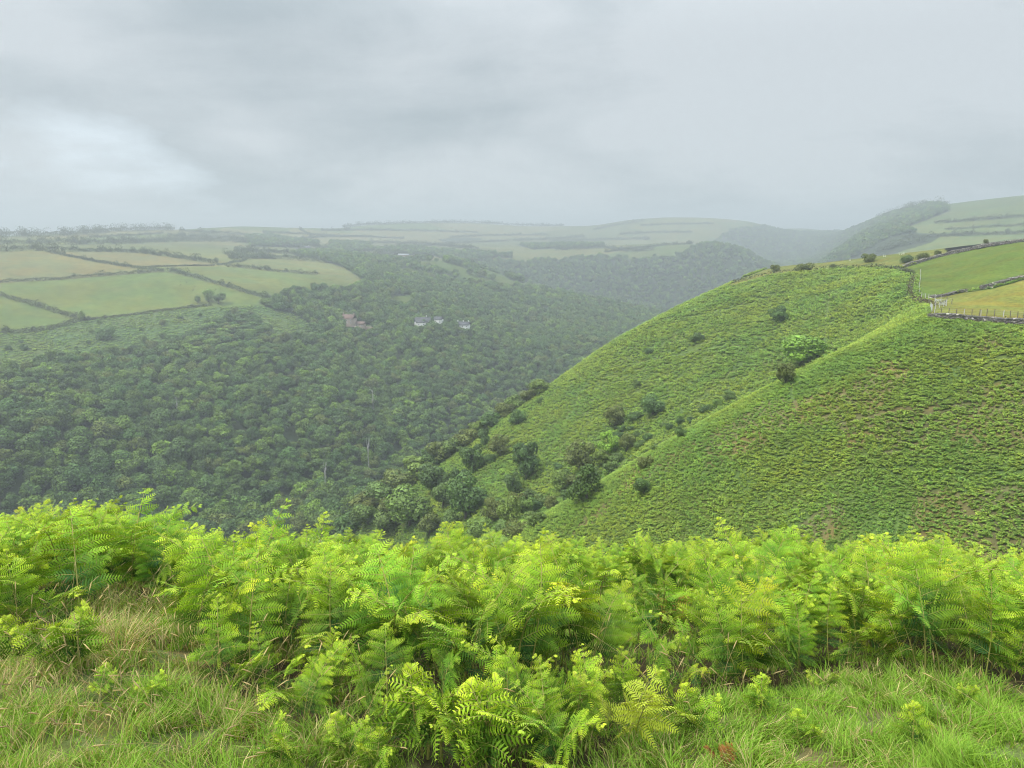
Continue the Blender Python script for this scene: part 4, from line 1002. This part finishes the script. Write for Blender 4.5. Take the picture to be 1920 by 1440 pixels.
# ------------------------------------------------------------------ foreground bracken
M_frond = leaf_mat('bracken_leaves', .22, vary=.22, rough=.6, spec=.12, warm=(1.12, 1.0, .8))
M_stalk = plain_mat('bracken_stalk', (.20, .22, .05), (.28, .24, .07), 10, .6, 0)
YOUNG = np.array([.43, .55, .04]); MID = np.array([.19, .34, .02]); OLD_SHADED = np.array([.03, .09, .022])  # older lower leaves, darkened further to paint in shade between ferns
def frond_mesh(seed, h=1.0, L0=.40, K=9, lean=1.0, curl=.5, tone=None):
    """a bracken frond: arching stalk, paired feathery pinnae, each set at its own angle"""
    r_ = np.random.default_rng(seed)
    n = 30; ss = np.linspace(0, 1, n); ang = .05 + lean * ss ** 1.6
    side0 = r_.normal() * .14
    T = np.stack([np.sin(ang), np.sin(ss * 2.2) * side0, np.cos(ang)], 1); T /= np.linalg.norm(T, axis=1, keepdims=True)
    pts = np.concatenate([[np.zeros(3)], np.cumsum(T[:-1] * h / (n - 1), 0)])
    LV = []; LF = []; LC = []; c = 0
    sc0 = (1, 1, 1) if tone is None or tone[1] > .2 else (.10, .05, .025)
    st = MB(); st.tube(pts, np.linspace(.0065, .0015, n), sc0, 5, 1)
    s0 = r_.uniform(.24, .36)
    for k in range(K):
        f = k / (K - 1); s = s0 + (0.99 - s0) * f ** .8
        P0 = np.array([np.interp(s, ss, pts[:, i]) for i in range(3)]); Tk = np.array([np.interp(s, ss, T[:, i]) for i in range(3)])
        Tk /= np.linalg.norm(Tk); B = np.cross(Tk, [0, 0, 1]); B = B / np.linalg.norm(B) if np.linalg.norm(B) > .05 else np.array([0, 1., 0])
        N0 = np.cross(B, Tk)
        L = L0 * ((1 - f) ** .8 * (.78 + .22 * min(1, f * 5 + .3))) + .035
        for sd in (-1, 1):
            Lp = L * r_.uniform(.8, 1.12); ph = math.radians(74 - 26 * f + r_.normal() * 9)
            d = math.cos(ph) * Tk + math.sin(ph) * sd * B + N0 * (.05 + r_.normal() * .30); d /= np.linalg.norm(d)
            tw = r_.normal() * .45
            m = 10; tt = np.linspace(0, 1, m); q = [P0]; dirs = []
            droop = .25 + .75 * r_.random(); dd = d.copy(); up = r_.random() < .3 + .5 * f
            for i in range(m - 1):
                dirs.append(dd.copy()); q.append(q[-1] + dd * Lp / (m - 1))
                g = np.array([0, 0, -1.0]) * droop + (N0 if up else -N0) * curl * 3.2 * max(0, tt[i] - .62) * (.4 + f)
                dd = dd + g / (m - 1); dd /= np.linalg.norm(dd)
            dirs.append(dd); q = np.array(q); dirs = np.array(dirs)
            st.tube(q, np.linspace(.0026, .0007, m), sc0, 3, 1)
            J = max(6, int(Lp / .0175)); l0 = min(.095, .27 * Lp + .010)
            B0 = np.cross(d, N0); B0 /= np.linalg.norm(B0) + 1e-9
            Nw = math.cos(tw) * N0 + math.sin(tw) * B0
            shade = r_.uniform(-.12, .12)
            for j in range(J):
                t = (j + .6) / J
                p = np.array([np.interp(t, tt, q[:, i]) for i in range(3)]); td = np.array([np.interp(t, tt, dirs[:, i]) for i in range(3)]); td /= np.linalg.norm(td)
                Bp = np.cross(td, Nw); Bp /= np.linalg.norm(Bp) + 1e-9; Np = np.cross(Bp, td)
                if np.dot(Np, Nw) < 0: Np = -Np
                lp = l0 * (1 - t) ** .6 * min(1, .5 + t * 4) * r_.uniform(.8, 1.12) + .004
                wd = min(.0125, lp * .27 + .002)
                age_shade = np.clip(.02 + .72 * f + .50 * t ** 1.6 + shade + r_.normal() * .05, 0, 1)
                col = OLD_SHADED + (MID - OLD_SHADED) * min(1, age_shade * 2) if age_shade < .5 else MID + (YOUNG - MID) * (age_shade * 2 - 1)
                if tone is not None: col = np.array(tone) * (.7 + .5 * age_shade)
                for s2 in (-1, 1):
                    pd = .48 * td + .87 * s2 * Bp + (.10 + r_.normal() * .10) * Np; pd /= np.linalg.norm(pd)
                    md = p + pd * lp * .5; e = p + pd * lp - Np * lp * .25
                    wv = td * wd * .5
                    LV += [p - wv * .7, p + wv * .7, md + wv, md - wv, e + wv * .2, e - wv * .2]
                    LF += [(c, c + 1, c + 2, c + 3), (c + 3, c + 2, c + 4, c + 5)]; LC += [col] * 6; c += 6
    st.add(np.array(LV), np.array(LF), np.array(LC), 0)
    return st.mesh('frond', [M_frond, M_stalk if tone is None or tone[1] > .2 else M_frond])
FR = []
for i in range(12):
    r_ = np.random.default_rng(600 + i)
    FR.append(frond_mesh(600 + i, r_.uniform(.95, 1.2), r_.uniform(.25, .36), int(r_.integers(9, 12)), r_.uniform(.7, 1.7), r_.uniform(.3, 1.1)))
FRH = [max(v.co.z for v in m_.vertices) for m_ in FR]
SMALL = [frond_mesh(640 + i, .42, .17, 10, .75, .5) for i in range(2)]
YEL = [frond_mesh(650 + i, .62, .24, 10, .8, .6, (.38, .46, .045)) for i in range(2)]
BRN = [frond_mesh(660, .35, .16, 8, 1.3, .9, (.22, .085, .03))]

FERNTOP = np.array([(-300, 985), (0, 966), (60, 952), (110, 938), (170, 930), (230, 938), (290, 962), (330, 985), (400, 986), (450, 975), (480, 968), (600, 957), (680, 958), (720, 985), (800, 992), (1000, 986), (1200, 985), (1450, 990), (1550, 984), (1700, 998), (1920, 1010), (2300, 1020)], float)
def fern_height(x, y, z, u, v, r):
    hump = .62 + .62 * float(fbm(np.array([x / .9]), np.array([y / .9]), 91, 2)[0])
    h = (.92 if u > 340 else 1.25) * hump * random.uniform(.85, 1.12)
    lo = float(np.interp(u, LOWER[:, 0], LOWER[:, 1]))
    if r < 8: h *= .8 + .2 * min(1, max(0, (lo - v) / 90))
    if v > 1320 and r < 8: h = min(h, .45)
    vt = float(np.interp(u, FERNTOP[:, 0], FERNTOP[:, 1])) + random.uniform(-12, 26)
    e = float(pix_te(u, vt)[1])
    return max(.25, min(h, e * r - z))
def add_ferns():
    x = rng.uniform(-17, 17, 24000); y = rng.uniform(2.6, 19, 24000); z = H(x, y); u, v = project(x, y, z); r = np.hypot(x, y)
    m = fern_ok(u, v, r) & (u > -320) & (u < 2240) & (r < 19)
    x, y, z, u, v, r = (a[m] for a in (x, y, z, u, v, r))
    thin = (u > 950) & (u < 1420) & (v > 1120) & (v < 1340) & (r < 8)
    m = ~(thin & (rng.random(len(x)) < .8)); x, y, z, u, v, r = (a[m] for a in (x, y, z, u, v, r))
    o = np.argsort(r); cell = []; keep = []
    for i in o:
        d = .31 if r[i] < 6.5 else .38
        if all((x[i] - x[j]) ** 2 + (y[i] - y[j]) ** 2 > d * d for j in keep[-400:]): keep.append(i)
    inside = [i for i in keep if -60 < u[i] < 1980]
    first = inside[:285]; fs = set(first); rest = [i for i in keep if i not in fs]
    print('ferns', len(keep), 'single', len(first), 'rmax single', r[first[-1]])
    for i in first:
        e = empty('bracken_fern', (x[i], y[i], z[i] - .02), 'green bracken fern with yellow green tips in the dense bank of ferns', 'fern', 'bracken ferns of the foreground bank')
        e.rotation_euler = (random.gauss(0, .07), random.gauss(0, .07), random.uniform(0, 6.28))
        e.scale = (1, 1, 1)
        ht = fern_height(x[i], y[i], z[i], u[i], v[i], r[i])
        for k in range(random.choice((3, 3, 4))):
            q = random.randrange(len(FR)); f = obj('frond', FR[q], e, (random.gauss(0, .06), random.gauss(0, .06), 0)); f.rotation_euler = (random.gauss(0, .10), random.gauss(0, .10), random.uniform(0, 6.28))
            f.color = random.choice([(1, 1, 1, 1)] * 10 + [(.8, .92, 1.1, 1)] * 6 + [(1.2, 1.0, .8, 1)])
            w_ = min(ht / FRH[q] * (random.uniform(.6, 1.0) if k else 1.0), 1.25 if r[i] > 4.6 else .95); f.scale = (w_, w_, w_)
    P = []; R_ = []; S = []; I = []
    for i in rest:
        ht = fern_height(x[i], y[i], z[i], u[i], v[i], r[i])
        for k in range(3):
            q = random.randrange(len(FR)); P.append((x[i] + random.gauss(0, .08), y[i] + random.gauss(0, .08), z[i] - .02)); R_.append((random.gauss(0, .14), random.gauss(0, .14), random.uniform(0, 6.28)))
            w_ = min(ht / FRH[q] * random.uniform(.7, 1.0), 1.25); S.append((w_, w_, w_)); I.append(q)
    scatter('ferns', np.array(P), np.array(R_), np.array(S), np.array(I), FR, 'mass of bracken ferns at the back of the foreground bank', 'ferns')
    def one(u_, v_, src, s, lab, k=3):
        x_, y_, z_, r_ = ground(u_, v_, 1.2, 30)
        e = empty('bracken_fern', (x_, y_, z_ - .01), lab, 'fern'); e.rotation_euler = (0, 0, random.uniform(0, 6.28)); e.scale = (s,) * 3
        for q in range(k):
            f = obj('frond', src[q % len(src)], e, (random.gauss(0, .03), random.gauss(0, .03), 0)); f.rotation_euler = (random.gauss(0, .15), random.gauss(0, .15), q * 2.1 + random.gauss(0, .3))
    one(1180, 1400, YEL, .68, 'yellowing bracken fern standing up in the grass near the bottom centre')
    one(1640, 1235, YEL, .8, 'pale yellow bracken fern at the foot of the right hand bank')
    one(505, 1452, SMALL, .62, 'small bright fern at the bottom edge in front of the bare patch', 2)
    one(800, 1425, SMALL, 1.15, 'small upright lime green fern in front of the bank at bottom centre', 3)
    one(925, 1450, SMALL, 1.15, 'low bright fern cut by the bottom edge left of centre', 4)
    one(1040, 1452, FR[:3], .52, 'bright leafy fern at the bottom edge right of the lime green one', 4)
    one(1080, 1405, FR[2:5], .5, 'green fern tucked behind the bright one at the bottom edge', 3)
    one(960, 1400, FR[4:7], .5, 'dark leafy fern behind the low bright fern at the bottom', 3)
    one(1712, 1408, SMALL, .55, 'lone little fern in the open grass at lower right', 2)
    one(1880, 1270, SMALL, .85, 'small lime fern in the grass by the right edge', 3)
    one(1505, 1395, SMALL, .4, 'tiny fern sprig in the grass left of the lone little fern', 2)
    one(1545, 1300, SMALL, .5, 'tiny fern in the grass just below the right hand bank', 2)
    one(50, 1245, SMALL, .8, 'small yellow green fern at the left edge in long grass', 3)
    one(140, 1260, SMALL, .95, 'low spreading fern in the dry grass at left', 4)
    for u_, v_, s_, lab in [(300, 1330, .5, 'small fern sprig in the long grass below the dry tussock'), (640, 1425, .55, 'small fern in the grass between the bare patch and the low bright fern'), (200, 1310, .45, 'tiny fern sprig in the grass at lower left'), (1290, 1380, .6, 'small green fern in the grass right of the yellowing one'),
                        (1420, 1345, .55, 'small fern beside the edge of the right hand bank'), (1800, 1330, .4, 'tiny fern sprig in the grass below the right end of the bank'), (700, 1450, .5, 'small pale fern touching the bottom edge left of centre')]:
        one(u_, v_, SMALL, s_, lab, 3)
    one(1348, 1432, BRN, .32, 'dead orange bracken lying in the grass', 3)
    one(1262, 1185, BRN, 1.0, 'dead brown bracken showing in the gap of the bank', 3)
add_ferns()

# ------------------------------------------------------------------ grass
M_grass = leaf_mat('grass_blades', .35, vary=0, rough=.6, spec=.1, warm=(1, 1, 1))
def blades(x, y, L, w, col, lean):
    n = len(x); z = H(x, y) - .008
    a = rng.uniform(0, 2 * PI, n); b = fbm(x / .16, y / .16, 88, 2) * 4 * PI + rng.normal(size=n) * .7
    wx, wy = np.cos(a) * w / 2, np.sin(a) * w / 2
    lx, ly = -np.sin(b) * L * lean, np.cos(b) * L * lean
    rows = []
    for t, ww in ((0, 1.0), (.5, .85), (1.0, .12)):
        px, py, pz = x + lx * t * t, y + ly * t * t, z + L * t * np.sqrt(np.maximum(.1, 1 - (lean * t) ** 2 * .55))
        rows.append(np.stack([px - wx * ww, py - wy * ww, pz], 1)); rows.append(np.stack([px + wx * ww, py + wy * ww, pz], 1))
    V = np.stack(rows, 1).reshape(-1, 3)
    b0 = np.arange(n)[:, None] * 6
    Fq = np.concatenate([b0 + [0, 1, 3, 2], b0 + [2, 3, 5, 4]], 1).reshape(-1, 4)
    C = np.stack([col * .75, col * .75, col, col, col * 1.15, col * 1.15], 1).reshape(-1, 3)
    return V, Fq, C
def add_grass():
    n = 460000
    r = np.sqrt(rng.uniform(1.9 ** 2, 9.5 ** 2, n)); r = np.where(rng.random(n) < .55, rng.uniform(1.9, 5.6, n), r)
    t = np.where(rng.random(n) < .9, rng.uniform(-.78, .78, n), rng.uniform(-1.25, 1.25, n)); r = np.where(np.abs(t) > .78, rng.uniform(1.2, 6, n), r); x = np.sin(t) * r; y = np.cos(t) * r
    u, v = project(x, y, H(x, y))
    tuft = fbm(x / .22, y / .22, 61, 2); big = fbm(x / .9, y / .9, 62, 3)
    bare = (((u - 340) / 60) ** 2 + ((v - 1395) / 22) ** 2 < 1) | (fbm(x / .5, y / .5, 66, 3) > .73)
    m = (tuft + rng.random(n) * .45 > .66) & ~(bare & (rng.random(n) < .8)) & ((v < 1560) | (np.abs(t) > .7))
    fern = fern_ok(u, v, r); m &= ~(fern & (rng.random(n) < .8))
    x, y, u, v, r, tuft, big = (a[m] for a in (x, y, u, v, r, tuft, big)); n = len(x)
    L = (.032 + .068 * rng.random(n) ** 1.7) * (.55 + 1.0 * tuft) * (.6 + .9 * big); gapL = ((u - 280) / 200) ** 2 + ((v - 1165) / 70) ** 2 < 1
    L = np.where(gapL, L * 1.9, L); L = np.where(u < 720, L * 1.25, L)
    green = np.array([.15, .29, .03]); fresh = np.array([.25, .38, .05]); straw = np.array([.44, .36, .17])
    c = green + (fresh - green) * rng.random((n, 1))
    ps = np.clip(.10 + .55 * (fbm(x / .7, y / .7, 64, 3) - .45) + np.where(u < 700, .15, .0) + np.where(gapL, .2, 0), .02, .85)
    dry = rng.random(n) < ps
    c[dry] = straw * (.7 + .6 * rng.random((dry.sum(), 1)))
    c *= (.75 + .5 * rng.random((n, 1)))
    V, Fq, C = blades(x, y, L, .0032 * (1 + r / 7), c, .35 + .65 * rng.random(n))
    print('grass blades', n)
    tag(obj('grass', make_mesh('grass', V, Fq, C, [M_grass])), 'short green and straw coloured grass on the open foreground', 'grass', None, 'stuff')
    # flowering dry stems
    k = 900; uu = np.concatenate([rng.uniform(-50, 700, 650), rng.uniform(900, 1900, 250)]); vv = np.concatenate([rng.uniform(1110, 1440, 650), rng.uniform(1130, 1400, 250)])
    mb = MB()
    for a, b in zip(uu, vv):
        if a < 700 and b > 1290 and random.random() < .45: continue
        if a > 900 and random.random() < .6: continue
        x_, y_, z_, r_ = ground(a, b, 1.2, 20)
        h = random.uniform(.16, .42); d = np.array([random.gauss(0, .10), random.gauss(0, .10), h])
        tq = np.linspace(0, 1, 5)[:, None]; pts = np.array([x_, y_, z_]) + tq * d + tq ** 2.5 * np.array([d[0], d[1], -.03])
        c0 = np.array([.40, .31, .15]) * random.uniform(.6, 1.3)
        mb.tube(pts, np.linspace(.0012, .0008, 5), c0, 3)
        e = pts[-1] - pts[-2]; e /= np.linalg.norm(e)
        mb.tube([pts[-1], pts[-1] + e * .02, pts[-1] + e * .045, pts[-1] + e * .06 + [0, 0, -.004]], [.001, .0035, .0028, .0006], c0 * 1.15, 4)
    tag(obj('grass_stems', mb.mesh('grass_stems', [M_grass])), 'thin straw coloured seeding grass stems in the foreground', 'dry grass', None, 'stuff')
add_grass()

# ------------------------------------------------------------------ light, sky, haze
SUN_DIR = Vector((-.5, -.25, .8)).normalized()
w = bpy.data.worlds.new('World'); scene.world = w; w.use_nodes = True
nt = w.node_tree; nt.nodes.clear()
tc = N(nt.nodes, 'ShaderNodeTexCoord'); sep = N(nt.nodes, 'ShaderNodeSeparateXYZ'); nt.links.new(tc.outputs['Generated'], sep.inputs[0])
sky = N(nt.nodes, 'ShaderNodeTexSky', sky_type='NISHITA', sun_disc=False)
sky.sun_elevation = math.asin(SUN_DIR.z); sky.sun_rotation = math.atan2(SUN_DIR.x, SUN_DIR.y)
zc = math_(nt, 'MAXIMUM', sep.outputs[2], 0.0)
zz = math_(nt, 'ADD', zc, .24)
cmb = N(nt.nodes, 'ShaderNodeCombineXYZ'); nt.links.new(math_(nt, 'DIVIDE', sep.outputs[0], zz), cmb.inputs[0]); nt.links.new(math_(nt, 'DIVIDE', sep.outputs[1], zz), cmb.inputs[1])
warp = N(nt.nodes, 'ShaderNodeTexNoise'); warp.inputs['Scale'].default_value = .55; warp.inputs['Detail'].default_value = 3; nt.links.new(cmb.outputs[0], warp.inputs['Vector'])
ad = N(nt.nodes, 'ShaderNodeVectorMath', operation='MULTIPLY_ADD'); nt.links.new(warp.outputs['Color'], ad.inputs[0]); ad.inputs[1].default_value = (.9, .9, .9); nt.links.new(cmb.outputs[0], ad.inputs[2])
n_big = noise(nt, .34, 4, ad.outputs[0], .5); n_fine = noise(nt, 1.25, 7, ad.outputs[0], .55)
cl = math_(nt, 'ADD', math_(nt, 'MULTIPLY', n_big, .6), math_(nt, 'MULTIPLY', n_fine, .4))
clf = maprange(nt, cl, .425, .57, 0, 1)
ccol = mixc(nt, (.52, .61, .66), (.87, .94, .985), clf)
# overcast sky, unseen zenith made extra bright to light the ground
zen = N(nt.nodes, 'ShaderNodeMapRange', interpolation_type='SMOOTHSTEP'); nt.links.new(zc, zen.inputs[0])
for i_, x_ in enumerate((.2, .9, .49, 2.7)): zen.inputs[i_ + 1].default_value = x_
gr = zen.outputs[0]
sc_ = N(nt.nodes, 'ShaderNodeVectorMath', operation='SCALE'); nt.links.new(ccol, sc_.inputs[0]); nt.links.new(math_(nt, 'MULTIPLY', gr, 10.0), sc_.inputs['Scale'])
# a brighter break in the cloud low on the left
bx, by, bz = pix_dir(130, 285); bd = Vector((float(bx), float(by), float(bz))).normalized()
df = N(nt.nodes, 'ShaderNodeVectorMath', operation='SUBTRACT'); nt.links.new(tc.outputs['Generated'], df.inputs[0]); df.inputs[1].default_value = bd
df2 = N(nt.nodes, 'ShaderNodeVectorMath', operation='MULTIPLY'); nt.links.new(df.outputs[0], df2.inputs[0]); df2.inputs[1].default_value = (1., 1., 1.9)
ln = N(nt.nodes, 'ShaderNodeVectorMath', operation='LENGTH'); nt.links.new(df2.outputs[0], ln.inputs[0])
hole = maprange(nt, math_(nt, 'ADD', ln.outputs['Value'], math_(nt, 'MULTIPLY', math_(nt, 'SUBTRACT', n_fine, .5), .6)), .01, .105, 1, 0)
hc = mixc(nt, sc_.outputs[0], (6.6, 7.4, 8.0), math_(nt, 'MULTIPLY', hole, .6))
fin = mixc(nt, sky.outputs[0], hc, .96)
bg = N(nt.nodes, 'ShaderNodeBackground'); nt.links.new(fin, bg.inputs[0]); bg.inputs[1].default_value = .1
ow = N(nt.nodes, 'ShaderNodeOutputWorld'); nt.links.new(bg.outputs[0], ow.inputs[0])

sl = bpy.data.lights.new('sun', 'SUN'); sl.energy = 2.6; sl.angle = math.radians(10); sl.color = (1, .96, .88)
so = bpy.data.objects.new('sun', sl); COL.objects.link(so); so.rotation_euler = SUN_DIR.to_track_quat('Z', 'Y').to_euler(); so.location = (0, -20, 60)

mh, hnt, hnd, hlk = node_mat('haze_air')
pv = N(hnd, 'ShaderNodeVolumePrincipled'); pv.inputs['Color'].default_value = (.78, .835, .855, 1); pv.inputs['Density'].default_value = 4.6e-4; pv.inputs['Anisotropy'].default_value = 0.46
ho = N(hnd, 'ShaderNodeOutputMaterial'); hlk.new(pv.outputs[0], ho.inputs['Volume'])
mb = MB(); top = float(ZG.max()) + 22; bot = float(ZG.min()) - 1
mb.box((0, 0, (top + bot) / 2), (15200, 15200, top - bot))
hz = obj('haze', mb.mesh('haze', [mh])); tag(hz, 'thin pale mist hanging over the whole valley', 'haze', None, 'stuff')
print('haze', bot, top)

cam = bpy.data.cameras.new('camera'); co = bpy.data.objects.new('camera', cam); COL.objects.link(co); scene.camera = co
cam.sensor_fit = 'HORIZONTAL'; cam.sensor_width = 36; cam.lens = 36 * F / 1920; cam.clip_start = .05; cam.clip_end = 30000
co.location = (0, 0, 0); co.rotation_euler = (PI / 2 - PITCH, 0, 0)

vs = scene.view_settings; vs.view_transform = 'Standard'; vs.look = 'None'; vs.exposure = .58; vs.gamma = 1; vs.use_curve_mapping = False
cy = scene.cycles
cy.max_bounces = 5; cy.diffuse_bounces = 3; cy.glossy_bounces = 1; cy.transmission_bounces = 3; cy.volume_bounces = 0; cy.transparent_max_bounces = 4
cy.use_denoising = True; cy.use_adaptive_sampling = False; cy.denoising_prefilter = 'FAST'; cy.filter_width = 1.05
